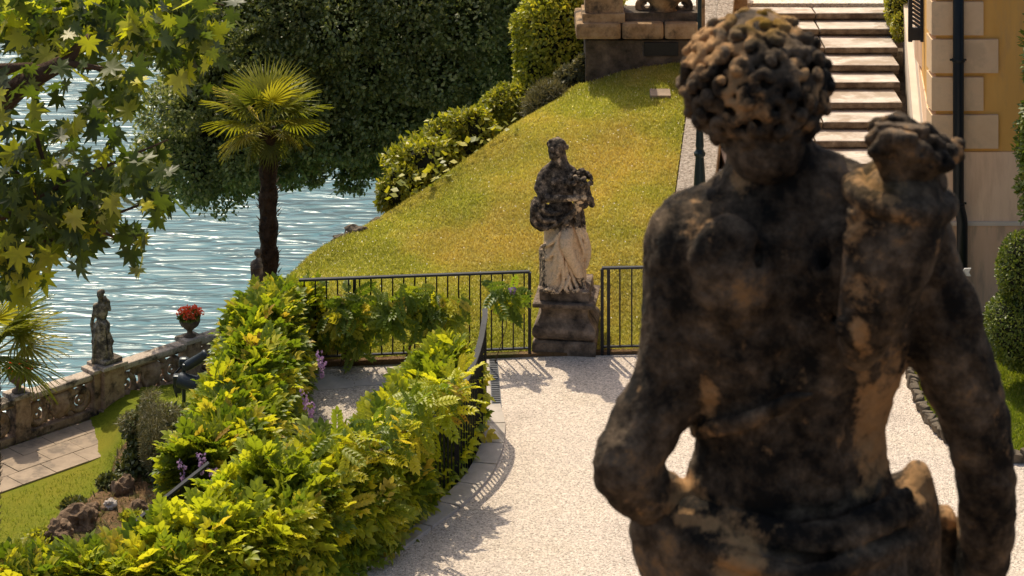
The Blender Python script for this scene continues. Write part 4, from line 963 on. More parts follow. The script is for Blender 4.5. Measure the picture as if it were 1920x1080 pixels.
# floodlights
fp = W(345,752,48.3); fb_ = Vector((fp.x,48.3,zlow(fp.x,48.3)))
def flood(name, cpx, dirv, r, L, post_h, label):
    c = W(*cpx); d = Vector(dirv).normalized(); t = thing(name, Vector((fb_.x,fb_.y,fb_.z)), label, 'floodlight', 'floodlights on the slope')
    MB().lathe(c, [(r*.75,-L*.5),(r,-L*.42),(r,L*.35),(r*1.12,L*.36),(r*1.12,L*.5),(r*.9,L*.5)], 20, axis=d).build('lamp_body', M['flood'], t, True)
    m = MB(); m.box(c-d*L*.5+Vector((0,0,0)), (r*1.2,r*1.2,r*1.3), 0, r*.25); m.build('housing', M['flood'], t)
    return t, c
t1, c = flood('floodlight', (368,676,48.1), (.85,.25,.42), .10, .48, 1, 'upper cylindrical floodlight pointing up to the right on its post')
MB().tube([fb_-Vector((0,0,.2)), Vector((fb_.x,fb_.y,W(0,690,48.3).z))], .04, 10).build('post', M['flood'], t1)
MB().box(W(345,680,48.3), (.2,.16,.22), 0, .06).build('bracket', M['flood'], t1)
t2, c = flood('floodlight.001', (352,716,48.0), (.9,-.1,-.18), .15, .42, 1, 'lower barrel shaped floodlight on the same post')
MB().tube([W(338,690,48.2),W(328,700,48.2),W(326,725,48.2),W(332,745,48.2)], .02, 6).build('cable', M['iron'], t2)
MB().box(W(334,720,48.1), (.14,.14,.34), 0, .03).build('mounting_box', M['flood'], t2)

# ================================================================== PALMS
def fan(nseg=30, span=250, R=1.0, seed=0):
    rr = random.Random(seed); V=[];Fc=[]
    for k in range(nseg):
        a = math.radians(90-span/2+span*k/(nseg-1)); L = R*(.78+.22*math.sin(PI*k/(nseg-1)))*rr.uniform(.9,1.05); da = .021
        dx, dy = math.cos(a), math.sin(a); px_, py_ = -dy, dx; dr = rr.uniform(.1,.42); i = len(V); pr = []
        for f, wd in ((.06,.012),(.35,.032),(.65,.022),(1,.001)):
            z = .05*(1 if k%2 else -1)*f*(1-f) - dr*max(0,f-.45)**1.6 - .1*f*f
            pr.append(((dx*L*f+px_*wd, dy*L*f+py_*wd, z),(dx*L*f, dy*L*f, z-.012),(dx*L*f-px_*wd, dy*L*f-py_*wd, z)))
        for q in pr: V.extend(q)
        for j in range(3):
            b = i+j*3; Fc.append([b,b+1,b+4,b+3]); Fc.append([b+1,b+2,b+5,b+4])
    # petiole toward -y
    i = len(V); V += [(-.018,0,.01),(.018,0,.01),(.02,-.75,-.06),(-.02,-.75,-.06),(0,0,-.02),(0,-.75,-.1)]; Fc += [[i,i+1,i+2,i+3],[i,i+4,i+5,i+3],[i+1,i+4,i+5,i+2]]
    return npmesh('frond', np.array(V), np.array(Fc), {'rnd': np.zeros(len(V))})
fans = [fan(30,240,1,s) for s in range(4)]
for f_ in fans: f_.materials.append(M['palm'])
def palm(name, base, top, fr, label, tr=.15, dry=0):
    t = thing(name, base, label, 'palm tree'); n = 60; pts = []; rs = []
    for k in range(n+1):
        u = k/n; p = base.lerp(top,u); p.x += .05*math.sin(u*2.2); pts.append(p); rs.append(tr*(1-.12*u)*(1+.10*((k*7)%3-1)))
    tk = MB().tube(pts, rs, 14).build('trunk', M['palmbark'], t); rough_verts(tk, .022, 14)
    # old leaf stubs
    P=[];D=[]
    for k in range(420):
        u = random.random(); a = random.random()*2*PI; p = base.lerp(top,u)+Vector((math.cos(a),math.sin(a),0))*tr*(1-.12*u); p.x += .05*math.sin(u*2.2); P.append(p); D.append((math.cos(a)*.75,math.sin(a)*.75,1))
    T = (np.array([[-.3,0,0],[.3,0,0],[0,1,.1]]), np.array([[0,1,2]])); k = len(P)
    link('leaf_stubs', leafmesh('leaf_stubs', T, np.array(P), np.array(D), np.array(D)*[1,1,-.5], np.full(k,.11)), M['palmbark'], t)['kind']='stuff'
    for i, (az, el, s_, roll) in enumerate(fr):
        az, el = math.radians(az), math.radians(el); d = Vector((math.sin(az)*math.cos(el), -math.cos(az)*math.cos(el), math.sin(el)))
        side = d.cross(Vector((0,0,1))).normalized(); z = side.cross(d).normalized()
        mm = Matrix((side,d,z)).transposed().to_4x4() @ Matrix.Rotation(math.radians(roll),4,'Y')
        o = bpy.data.objects.new('frond', fans[i%4]); C.objects.link(o); o.parent = t
        o.matrix_local = Matrix.Translation(top-t.location+Vector((0,0,.05))+d*.72*s_) @ mm @ Matrix.Scale(s_,4)
    return t
top = W(497,238,36); base = Vector((top.x-.0+.04,36,-9))
fr = [(a, e, sz, r) for a, e, sz, r in ((88,22,.62,-15),(60,38,.60,10),(112,40,.6,20),(95,2,.56,-30),(35,62,.60,5),(-30,60,.62,-10),(-88,26,.62,15),(-62,42,.6,-12),(-115,35,.58,18),(-98,-2,.58,30),(-80,-32,.52,10),(-120,-25,.5,0),(75,-14,.5,-20),(130,60,.62,12),(170,72,.60,0),(-150,55,.6,9),(20,20,.5,0),(-30,12,.5,0),(100,-30,.42,0),(-55,-20,.5,15),(40,-62,.42,0),(-70,-60,.45,10),(150,-55,.4,0),(5,-68,.38,0))]
palm('fan_palm', base, top, fr, 'tall fan palm with shaggy dark trunk in front of the lake', .15)
top = W(-22,665,48); base = Vector((top.x,48.,-11.9))
fr = [(a, e, 1.0, random.uniform(-20,20)) for a, e in ((95,28),(75,50),(105,5),(90,-28),(40,40),(130,45),(60,75),(-80,30),(20,10),(70,-10),(-100,5),(150,20))]
palm('fan_palm.001', base, top, fr, 'low fan palm cut by the left edge above the red geraniums', .2)
# small dark figure by the palm foot
sp = W(482,500,35.2); S_ = Sculpt(sp-Vector((.25,.25,.35)), sp+Vector((.25,.25,.45)), .018)
S_.poly([sp+Vector((0,0,-.3)), sp+Vector((0,0,0)), sp+Vector((.02,0,.10))],[.10,.08,.05],.03).ell(sp+Vector((.01,0,.2)),(.055,.055,.065),.01).ell(sp+Vector((-.04,-.03,-.02)),(.06,.06,.13),.02)
o = link('garden_bust', S_.mesh('garden_bust', amp=.01, nsc=14, attrfn=lambda V:{'tan':np.zeros(len(V)),'yel':np.zeros(len(V))}), M['statue_far']); tag(o, 'small dark garden bust at the foot of the tall palm trunk', 'bust')
MB().box(sp+Vector((0,0,-1.9)), (.24,.24,3.2), 0, .02).build('bust_pedestal', M['darkstone']); tag(bpy.data.objects['bust_pedestal'], 'dark narrow pedestal carrying the small bust beside the palm', 'pedestal')

# ================================================================== BIG EVERGREEN AND SHRUBS
t = thing('evergreen_tree', (-2.0,63,-14), 'huge dark domed evergreen tree standing over the lake shore', 'tree')
def TE(px,py,Y,rx,ry,rz): return (W(px,py,Y), (rx,ry,rz))
E = [TE(740,60,62,4.3,3.6,3.0), TE(560,40,61,2.6,2.6,2.6), TE(400,245,60,1.75,1.9,1.75), TE(520,190,60.5,2.0,2,1.9), TE(900,60,62,2.8,2.6,2.7), TE(640,-120,61,3.2,3,2.2), TE(900,-130,61,3,3,2), TE(480,20,60.5,1.9,2,1.8),TE(420,130,60.5,1.5,1.6,1.4),TE(1000,120,62,2.0,2,1.9)]
rt = random.Random(21); E2 = []
for px_, py_, r_ in [(330,200,.8),(300,290,.7),(400,180,.9),(450,300,.8),(370,320,.8),(520,120,1.0),(600,180,1.1),(690,120,1.1),(640,40,1.2),(760,60,1.1),(820,140,1.0),(730,210,1.0),(880,40,1.1),(900,170,.9),(960,90,1.0),(550,20,1.1),(390,60,.8),(430,10,.9),(780,-20,1.2),(960,0,1.0),(850,230,.8),(580,255,.8),(660,260,.8),(480,220,.9)]:
    E2.append(TE(px_,py_,58.4+rt.uniform(-.5,.6),r_*rt.uniform(.9,1.25),r_,r_*rt.uniform(.7,.95)))
blob_foliage('crown_boughs', E2, 60000, .125, M['bigtree'], t, lump=.16, lsc=1.6, shell=.78, up=.5)
blob_foliage('crown', E, 130000, .125, M['bigtree'], t, lump=.18, lsc=1.1, shell=.80, up=.5)
for e in E: solid('inner_crown', e, M['twig'], t, .74)
# ragged hanging underside
hang = [TE(x,y,60+random.uniform(-1,1),r,r*.9,r*.75) for x,y,r in ((440,340,.55),(500,315,.6),(560,300,.55),(620,275,.7),(660,330,.4),(700,300,.55),(590,335,.3),(760,290,.6),(800,260,.7),(655,345,.3),(720,330,.3),(380,345,.45),(330,300,.5),(310,340,.3),(470,285,.6),(545,340,.25),(850,240,.8))]
blob_foliage('hanging_foliage', hang, 14000, .13, M['bigtree'], t, lump=.45, lsc=2.2, shell=.3, up=.3)
m = MB(); tb = Vector((-1.8,63,-15))
m.tube([tb, Vector((-2.2,62.5,-11)), Vector((-3.2,62,-8)), Vector((-4,61.5,-5))], [.6,.5,.4,.2], 10)
m.build('trunk', M['bark'], t)
for (x,y) in ((480,260),(560,250),(640,220),(740,200),(840,200),(420,300),(620,300),(680,290)):
    q = W(x,y+20,60.5); MB().tube([Vector((-3.0,62.1,-8.6)), Vector((-3,62.1,-8.2)).lerp(q,.6)+Vector((0,0,.5)), q], [.22,.13,.04], 7).build('branch', M['bark'], t)

def SH(name, L, n, size, mat, label, base, **kw): 
    t = bush(name, [TE(*e) for e in L], n, size, mat, label, 'shrub', W(*base), group='shrubs along the back edge of the lawn', **kw)
    for e in L: solid('core', TE(*e), M['twig'], t, .78)
SH('lawn_shrub', [(1048,70,35,.66,.6,.78),(1080,0,35.3,.68,.6,.7),(1010,140,34.8,.34,.4,.45),(1100,120,35,.4,.4,.5)], 22000, .075, M['laurel'], 'tall rounded laurel shrub at the top of the lawn next to the stone wall', (1060,190,35), lump=.07, lsc=2.5, shell=.86)
SH('lawn_shrub.001', [(945,212,34.3,.32,.4,.36),(905,250,34,.34,.4,.30),(985,188,34.5,.26,.3,.26)], 11000, .065, M['laurel'], 'bright yellow green shrub halfway up the lawn edge', (950,300,34.3), lump=.12, lsc=3)
SH('lawn_shrub.002', [(850,275,33.6,.46,.4,.38),(800,308,33.2,.42,.4,.34),(760,338,33,.36,.4,.30),(735,362,32.8,.24,.3,.22),(885,248,33.6,.36,.3,.32)], 12000, .085, M['laurel'], 'loose twiggy shrub at the low end of the lawn edge over the water', (810,370,33.4), lump=.35, lsc=3, shell=.45)
SH('lawn_shrub.003', [(1030,190,32.8,.24,.25,.22),(1008,203,32.7,.16,.2,.16)], 4000, .13, M['grey'], 'rounded tuft of ornamental grass on the crest of the lawn', (1030,215,32.6), lump=.1, tmpl=(np.array([[-.05,0,0],[.05,0,0],[0,1,.15]]),np.array([[0,1,2]])))
SH('lawn_shrub.004', [(1075,152,33.1,.24,.2,.18),(1095,130,33.1,.14,.2,.17)], 1800, .08, M['grey'], 'grey leaved plant at the foot of the upper wall corner', (1075,180,33), lump=.25)
t = thing('bergenia_row', W(900,305,31.2), 'row of large round leaves along the lawn crest under the shrubs', 'plant')
Vt, Ft = T_LEAF
hl_me = npmesh('round_leaf', Vt*np.array([1.7,1,1]), Ft, {'rnd':np.zeros(len(Vt))}); hl_me.materials.append(M['laurel'])
for k in range(60):
    u = random.random(); j = 34+u*34; q = R_[int(j)]; o = bpy.data.objects.new('round_leaf', hl_me); C.objects.link(o); o.parent = t
    p = Vector(q)+Vector(outv[int(j)])*random.uniform(.05,.4)+Vector((0,0,random.uniform(.0,.22)))
    d = Vector((random.uniform(-1,1),random.uniform(-1,.4),random.uniform(0,.8))).normalized(); x = d.cross(Vector((0,-.3,1))).normalized(); z = x.cross(d)
    o.matrix_local = Matrix.Translation(p-t.location) @ Matrix((x,d,z)).transposed().to_4x4() @ Matrix.Scale(random.uniform(.07,.13),4)
for k, (x,y,Y,s,lab) in enumerate(((690,470,28.9,.11,'dark rock half sunk in the lawn below its low crest'),(668,432,29.1,.10,'mossy rock on the lawn crest against the water'),(712,416,29.5,.08,'smaller mossy rock on the lawn crest further right'),(640,448,28.9,.08,'lowest rock on the lawn crest near the palm'))):
    m = MB(); bmesh.ops.create_icosphere(m.bm, subdivisions=3, radius=s); p = W(x,y+2,Y)
    for v in m.bm.verts:
        u = v.co.copy(); v.co = Vector((u.x*1.5,u.y,u.z*.8))*(1+.5*mnoise.noise(u/s*1.7+Vector((k*5,1,0))))+p
    tag(m.build('lawn_rock' if k==0 else 'lawn_rock.%03d'%k, M['edge']), lab, 'rock', 'rocks in the lawn crest')

# ================================================================== PLANE TREE at upper left (near)
pt = thing('plane_tree', (-5.5,13.5,0), 'plane tree reaching in from the left edge with lobed backlit leaves', 'tree')
MB().tube([(-5.6,13.5,-.5),(-5.4,13.5,3),(-5.0,13.5,5.5),(-4.4,13.6,7)], [.3,.25,.2,.14], 12).build('trunk', M['bark'], pt)
def br(L, rs): m = MB().tube([W(*p) for p in L], rs, 10); o = m.build('branch', M['bark'], pt, True); rough_verts(o, .03, 8); return o
MB().tube([Vector((-4.9,13.5,5.8)), W(-180,260,13.6), W(-40,205,13.6)], [.16,.12,.09], 10).build('branch', M['bark'], pt)
br([(-60,205,13.6),(-10,195,13.6),(35,165,13.5),(70,135,13.5),(120,118,13.5),(170,60,13.6)], [.10,.095,.075,.06,.035,.012])
br([(-60,130,13.4),(0,133,13.4),(60,118,13.5)], [.05,.04,.02])
twigs = [[(-50,420,13.2),(30,400,13.2),(110,350,13.2),(180,320,13.2),(250,290,13.2),(315,262,13.2)],[(-50,520,13.3),(40,470,13.3),(130,440,13.2),(220,400,13.2),(300,370,13.1)],[(70,135,13.5),(60,230,13.4),(90,330,13.4),(70,430,13.3)],[(-40,60,14.0),(100,40,14),(240,30,14),(350,60,13.9),(400,105,13.8)],[(-40,-40,13.8),(150,-30,13.9),(300,-20,14),(420,10,14)],[(0,300,13.3),(100,390,13.3),(180,430,13.2),(250,460,13.2)],[(120,118,13.5),(200,130,13.5),(260,160,13.6)]]
for L in twigs: MB().tube([W(*p) for p in L], [.022-.018*i/(len(L)-1) for i in range(len(L))], 6).build('twig', M['bark'], pt)
Vt, Ft = T_PLANE
lms = []
for s in range(5):
    Vv = Vt.copy(); rs_ = random.Random(s)
    for i in range(len(Vv)):
        q = Vector(Vv[i])*2.5+Vector((s*9,0,0)); Vv[i] += np.array(mnoise.noise_vector(q))*np.array([.05,.05,.10])
    l_ = npmesh('leaf', Vv, Ft, {'rnd': np.zeros(len(Vv))}); l_.materials.append(M['plane']); lms.append(l_)
# clusters: px, py, spread x, spread y, count
cl = [(40,40,90,50,60,14.0),(160,40,90,50,60,14.1),(270,50,80,50,45,14.0),(350,60,45,45,20,13.9),(385,100,30,30,6,13.8),(330,130,55,35,16,13.8),
      (120,90,60,40,30,13.8),(215,160,55,35,26,13.6),(60,175,70,45,14,13.3),(30,270,50,40,14,13.3),(60,330,60,40,26,13.2),(30,400,55,60,36,13.3),(110,400,55,50,34,13.2),
      (40,490,45,40,20,13.3),(180,360,50,45,20,13.1),(130,460,50,25,14,13.2),(240,330,45,35,12,13.1),(300,300,25,30,5,13.1),(290,375,30,30,7,13.0),(255,440,30,35,7,13.1),
      (195,420,50,30,14,13.2),(200,250,30,20,4,13.3),(130,230,40,25,7,13.4),(20,545,30,15,5,13.3),(265,505,15,25,2,13.1),(120,290,50,30,12,13.3),(180,205,45,20,10,13.5),(70,60,80,60,45,14.3),(220,20,110,40,50,14.3),(-10,470,40,50,14,13.5),(330,20,80,30,25,14.2)]
allp = []
for (x,y,sx_,sy_,n,Y) in cl:
    for _ in range(int(n*1.65)):
        px_ = x+random.gauss(0,.6)*sx_; py_ = y+random.gauss(0,.6)*sy_
        allp.append(W(px_,py_,Y+random.uniform(-.35,.35)))
random.shuffle(allp); allp.sort(key=lambda p: p.y)
D=[];Z=[];S=[];PP=[]
for i, p in enumerate(allp):
    d = Vector((random.uniform(-.9,.9),random.uniform(-.5,.5),random.uniform(-1.1,.15))).normalized(); z = (Vector((random.uniform(-.7,.7),random.uniform(-1.1,.3),random.uniform(.1,1)))).normalized(); s_ = random.uniform(.09,.185)
    if i < 290:
        x = d.cross(z).normalized(); z2 = x.cross(d); o = bpy.data.objects.new('leaf', lms[i%5]); C.objects.link(o); o.parent = pt
        o.matrix_local = Matrix.Translation(p-pt.location) @ Matrix((x,d,z2)).transposed().to_4x4() @ Matrix.Scale(s_,4)
    else: PP.append(p); D.append(d); Z.append(z); S.append(s_)
link('foliage', leafmesh('foliage', T_PLANE, np.array([list(p) for p in PP]), np.array([list(p) for p in D]), np.array([list(p) for p in Z]), np.array(S)), M['plane'], pt)['kind']='stuff'

#STATUES
# ================================================================== STATUES
# --- near statue, seen from behind (archer youth with quiver), Y about 3.8 m
D1 = 3.78
def S(px, py, dy=0.0): return W(px, py, D1+dy)
q_ = 1/1190.0
near = thing('youth_statue', (W(1480,600,D1).x, D1, 7.2), 'large dark curly haired nude youth statue with quiver seen from behind', 'statue')
b = Sculpt((.12,3.35,7.55),(.86,4.12,8.72),.0068)
# torso
b.ell(S(1490,545,.02),(.165,.105,.20),.03)
b.ell(S(1388,560,-.005),(.105,.10,.18),.03).ell(S(1590,560,-.005),(.105,.10,.18),.03)
b.ell(S(1487,770,.02),(.148,.092,.17),.035)
b.ell(S(1478,930,.02),(.165,.11,.13),.05)
b.ell(S(1490,420,.02),(.15,.085,.09),.03)
# trapezius, neck
b.cap(S(1440,335,.03),S(1335,440,.0),.050,.058,.035); b.cap(S(1465,320,.03),S(1640,410,.0),.056,.066,.04)
b.cap(S(1440,200,.02),S(1447,380,.02),.056,.060,.03); b.cap(S(1405,280,.0),S(1420,400,-.02),.03,.03,.03); b.cap(S(1475,280,.0),S(1470,400,-.02),.03,.03,.03)
# shoulder blades, back muscles
b.ell(S(1372,505,-.095),(.060,.036,.085),.022,tilt=.2); b.ell(S(1592,510,-.095),(.060,.036,.085),.022,tilt=-.2); b.cap(S(1418,470,-.105),S(1392,590,-.10),.010,.010,.014,sub=True); b.cap(S(1545,470,-.105),S(1568,590,-.10),.010,.010,.014,sub=True)
b.cap(S(1425,640,-.065),S(1435,900,-.06),.035,.035,.04); b.cap(S(1535,640,-.065),S(1530,900,-.06),.035,.035,.04)
b.cap(S(1340,560,-.03),S(1350,760,-.0),.05,.04,.05); b.cap(S(1640,560,-.03),S(1612,740,.0),.05,.035,.04)
b.cap(S(1482,430,-.125),S(1480,900,-.112),.017,.015,.018,sub=True)
# left arm, elbow out, hand on hip
b.ell(S(1283,470,0),(.062,.075,.085),.03); b.ell(S(1318,440,0),(.06,.07,.06),.03)
b.poly([S(1292,470,0),S(1282,600,.0),S(1260,710,-.01),S(1207,800,-.03),S(1172,872,-.05)],[.064,.060,.053,.049,.046],.02,n=12)
b.ell(S(1240,640,-.035),(.02,.03,.07),.03)
b.ell(S(1152,868,-.06),(.030,.035,.035),.02)
b.poly([S(1170,888,-.05),S(1222,930,-.01),S(1288,962,.02),S(1335,978,.03)],[.046,.041,.033,.027],.015,n=9)
b.ell(S(1345,975,.01),(.045,.035,.03),.015,tilt=-.4)
for k in range(4):
    b.poly([S(1350+5*k,962+10*k,-.01),S(1375+4*k,985+12*k,-.03),S(1378+2*k,1003+13*k,-.02)],[.0105,.010,.0085],.004)
b.poly([S(1330,985,-.01),S(1325,1010,-.02),S(1332,1030,-.015)],[.012,.011,.009],.004)
# right arm hanging
b.ell(S(1708,435,0),(.058,.072,.070),.03)
b.poly([S(1706,450,.0),S(1738,560,.0),S(1794,690,-.01),S(1829,790,-.01),S(1846,880,.0),S(1850,980,.03),S(1836,1090,.07),S(1822,1180,.1)],[.064,.059,.055,.047,.041,.039,.034,.027],.02,n=22)
b.ell(S(1795,640,-.03),(.03,.03,.09),.03,tilt=-.2); b.ell(S(1868,900,-.01),(.02,.03,.045),.02)
# the bow grip seen inside the arm
b.poly([S(1762,985,.1),S(1785,1000,.1),S(1790,1090,.12),S(1782,1180,.12)],[.016,.024,.026,.024],.012)
b.ell(S(1768,975,.09),(.022,.03,.024),.012)
TAN1 = [(S(1640,800,-.05),(.045,.12,.13),1.05),(S(1668,760,-.03),(.05,.12,.10),1.0),(S(1655,850,-.03),(.045,.12,.06),.9),(S(1620,700,-.06),(.03,.1,.04),.7),(S(1328,740,-.04),(.018,.08,.05),.9),(S(1330,400,-.0),(.07,.12,.035),.6),(S(1245,915,0),(.06,.08,.03),1),(S(1310,935,0),(.05,.08,.03),1),
        (S(1385,320,0),(.02,.08,.05),.7),(S(1790,960,.08),(.03,.08,.05),.7),(S(1860,800,0),(.03,.1,.14),.35),(S(1250,760,-.05),(.04,.05,.05),.3),(S(1470,760,-.1),(.08,.05,.12),.28),(S(1470,560,-.1),(.1,.05,.1),.12)]  # shoulder and forearm tops: sunlight painted in; waist patches are bare stone
link('body', b.mesh('body', lambda V: {'tan': blobs(V, TAN1), 'yel': np.zeros(len(V))}, amp=.0042, nsc=38), M['statue_near'], near)
# head
hc = S(1416,153,.03)
h = Sculpt(hc-Vector((.17,.19,.20)), hc+Vector((.17,.19,.18)), .0055)
h.ell(hc,(.088,.105,.112),.02).ell(hc+Vector((0,.045,-.065)),(.062,.07,.075),.02)
h.cap(hc+Vector((.015,-.01,-.06)), S(1440,270,.03),.055,.055,.02)
h.cap(hc+Vector((0,.105,-.005)),hc+Vector((0,.125,-.045)),.010,.016,.01)        # nose
h.ell(hc+Vector((0,.098,-.078)),(.026,.014,.008),.004).ell(hc+Vector((0,.098,-.090)),(.022,.014,.008),.004).ell(hc+Vector((0,.092,-.118)),(.02,.02,.018),.01)
for sg in (-1,1):
    h.ell(hc+Vector((sg*.034,.100,-.012)),(.02,.012,.013),.004,sub=True).ell(hc+Vector((sg*.034,.094,-.012)),(.014,.012,.010),.002)
    h.cap(hc+Vector((sg*.015,.106,.012)),hc+Vector((sg*.052,.092,.008)),.008,.006,.006)
    h.ell(hc+Vector((sg*.09,.0,-.03)),(.014,.022,.032),.005)
link('head', h.mesh('head', lambda V: {'tan': np.zeros(len(V)), 'yel': np.zeros(len(V))}, amp=.0015, nsc=50), M['statue_near'], near)
hr = Sculpt(hc-Vector((.165,.17,.19)), hc+Vector((.165,.18,.165)), .0038)
hr.ell(hc+Vector((0,-.005,.0)),(.090,.105,.092),.01)
hr.ell(hc+Vector((.01,-.06,-.085)),(.062,.05,.06),.02)
rr_ = random.Random(4); nc = 105
for k in range(nc):
    zf = 1-2*(k+.5)/nc; ph = k*2.399963; r0 = math.sqrt(1-zf*zf); u = Vector((r0*math.cos(ph), r0*math.sin(ph), zf))
    if u.y > .45 and u.z < .35: continue
    if u.z < -.78: continue
    c = hc+Vector((0,-.005,.0))+Vector((u.x*.099,u.y*.112,u.z*.089)); u2 = Vector((u.x,u.y*.8,u.z)).normalized()
    t1_ = u2.cross(Vector((.3,.2,1))).normalized(); t2_ = u2.cross(t1_); a0 = rr_.uniform(0,6.28); Rr = rr_.uniform(.0145,.0225); sgn = rr_.choice((-1,1)); prev = None
    for j in range(11):
        a = a0+sgn*j*.62; q = Rr*(1-.06*j); p = c+(t1_*math.cos(a)+t2_*math.sin(a))*q+u2*(.004+.0016*j)
        if prev is not None: hr.cap(prev, p, .0088, .0080, .0018)
        prev = p
    hr.ell(c-u2*.002, (.008,.008,.008), .001, sub=True)
for (x,y) in ((1400,262),(1440,285),(1480,265),(1350,240),(1505,240),(1420,240),(1465,240),(1380,275),(1445,300)):
    c = S(x,y,-.045 if 1380<x<1490 else -.02); prev = None; a0 = rr_.uniform(0,6)
    for j in range(10):
        a = a0+j*.65; p = c+Vector((math.cos(a),0,math.sin(a)))*(.016-.0009*j)+Vector((0,-.002*j,0))
        if prev is not None: hr.cap(prev, p, .0085, .008, .003)
        prev = p
    hr.ell(c+Vector((0,.02,0)), (.022,.02,.022), .01)
YEL = [(S(1440,34,-.02),(.05,.12,.020),1.3),(S(1400,38,-.02),(.05,.12,.014),.8)]
def hairattr(V):
    d = np.linalg.norm((V-np.array(hc+Vector((0,-.005,.0))))/np.array([.099,.112,.089]),axis=1)
    out = np.clip((d-1.0)/.17,0,1); nzz = np.array([mnoise.noise(Vector(v)*16) for v in V])
    return {'tan': np.clip(out*.9*(nzz*1.2+.42)+.18*(V[:,2]>hc.z+.03),0,.95)*np.clip((V[:,2]-hc.z+.085)/.07,0,1), 'yel': blobs(V, YEL)*.85}  # paler curl tops, darker gaps and nape: sun and shade put into the colour
link('hair', hr.mesh('hair', hairattr, amp=.0015, nsc=60), M['statue_near'], near)
# quiver on the back
qv = Sculpt((.44,3.30,8.02),(.82,3.90,8.70),.0055)
qv.poly([S(1688,395,-.16),S(1666,480,-.175),S(1636,580,-.175),S(1610,660,-.15)],[.070,.064,.048,.028],.012,n=9)
rim = [S(1688+88*math.cos(a)-8*math.sin(a), 368+24*math.sin(a)+20*math.cos(a), -.155-.072*math.sin(a)) for a in np.linspace(0,2*PI,25)]
for a, b_ in zip(rim, rim[1:]): qv.cap(a, b_, .017, .017, .006)
rim = [S(1678+74*math.cos(a), 412+18*math.sin(a)+16*math.cos(a), -.16-.062*math.sin(a)) for a in np.linspace(0,2*PI,21)]
for a, b_ in zip(rim, rim[1:]): qv.cap(a, b_, .009, .009, .006)
for k in range(10):      # slanting ribs
    y = 445+k*20; x0 = 1652-(y-445)*.13; x1 = x0+86-(y-445)*.22; ddy = -.249+.00024*(y-400)
    qv.cap(S(x0,y+4,ddy+.015),S((x0+x1)/2,y-3,ddy),.0062,.0060,.001); qv.cap(S((x0+x1)/2,y-3,ddy),S(x1,y-8,ddy+.02),.0062,.0060,.001)
for k in range(16):      # wavy plume edge down the left side of the quiver
    y = 395+k*15.5; x = 1622-1.2*k+5*math.sin(k*1.7); qv.ell(S(x-6,y,-.195),(.025-.0007*k,.026,.0085),.004,tilt=.6*math.sin(k*2.3)); qv.ell(S(x-18+8*math.sin(k*1.3),y+5,-.21),(.011,.011,.009),.003)
qv.cap(S(1612,640,-.155),S(1604,655,-.155),.026,.024,.01); qv.ell(S(1605,622,-.20),(.021,.016,.027),.006)
link('quiver', qv.mesh('quiver', lambda V: {'tan': .19+.30*np.clip(np.sin((V[:,2]*1190/16+V[:,0]*18)*2*PI/1.0),0,1)*(V[:,1]<D1-.16)*0+.9*blobs(V,[(S(1606,470,-.20),(.018,.05,.11),.55),(S(1650,340,-.13),(.06,.1,.03),.6),(S(1625,370,-.13),(.04,.1,.03),.6),(S(1606,620,-.2),(.02,.05,.03),.7)]), 'yel': blobs(V,[(S(1640,335,-.15),(.04,.08,.012),.35)])}, amp=.0022, nsc=45), M['statue_near'], near)  # plume edge paler: the sun on it is painted into the colour
fe = Sculpt((.50,3.40,8.33),(.86,3.90,8.78),.0055)
fe.ell(S(1692,338,-.13),(.068,.055,.035),.02)
rf = random.Random(5)
for (x1,y1,r,dy) in ((1648,262,.013,-.17),(1655,238,.014,-.12),(1668,226,.015,-.16),(1683,219,.015,-.12),(1697,228,.014,-.17),(1711,240,.015,-.13),(1722,258,.014,-.18),(1737,256,.015,-.13),(1752,268,.014,-.17),(1765,272,.014,-.12),(1778,288,.014,-.15),(1790,300,.012,-.12),(1675,262,.015,-.20),(1700,272,.014,-.21),(1728,290,.015,-.20),(1750,306,.014,-.19),(1655,295,.014,-.20),(1690,240,.015,-.07),(1730,262,.015,-.08),(1768,300,.014,-.18)):
    b0 = S(1668+(x1-1650)*.45, 345, dy*.75-.03); e0 = S(x1-6+(x1-1650)*.06,y1-8+rf.uniform(-9,9),dy-.02)
    fe.cap(b0, e0, r*.68, r*1.0, .0)
    m0 = b0.lerp(e0, .62); ax_ = (e0-b0).normalized(); sd0 = ax_.cross(Vector((0,1,0))).normalized()
    for q0 in (-1,1): fe.cap(m0+sd0*q0*.004, e0+sd0*q0*.012, r*.55, r*.6, .001)
    fe.cap(e0+Vector((0,-r*.9,.004)), m0+Vector((0,-r*.9,0)), .0045, .003, .001, sub=True)
fe.ell(S(1794,272,-.1),(.014,.014,.012),.006)
link('arrow_feathers', fe.mesh('arrow_feathers', lambda V: {'tan': np.clip(blobs(V,[(S(1650,270,-.16),(.03,.08,.06),.55),(S(1690,225,-.12),(.06,.1,.014),.4),(S(1775,275,-.12),(.05,.1,.014),.8)]),0,1), 'yel': blobs(V,[(S(1640,300,-.15),(.02,.06,.04),.25)])}, amp=.003, nsc=40), M['statue_near'], near)
# strap
stp = Sculpt((.20,3.5,7.95),(.62,3.9,8.35),.0055)
stp.poly([S(1600,660,-.115),S(1500,735,-.122),S(1400,785,-.10),S(1318,800,-.03),S(1300,800,.03)],[.010,.009,.010,.010,.008],.004,n=14)
stp.poly([S(1600,672,-.112),S(1500,748,-.12),S(1400,798,-.098),S(1318,813,-.03),S(1300,813,.03)],[.007,.006,.007,.007,.006],.004,n=14)
link('strap', stp.mesh('strap', lambda V: {'tan': blobs(V,[(S(1320,800,-.03),(.04,.1,.03),.6)]), 'yel': np.zeros(len(V))}, amp=.002, nsc=45), M['statue_near'], near)
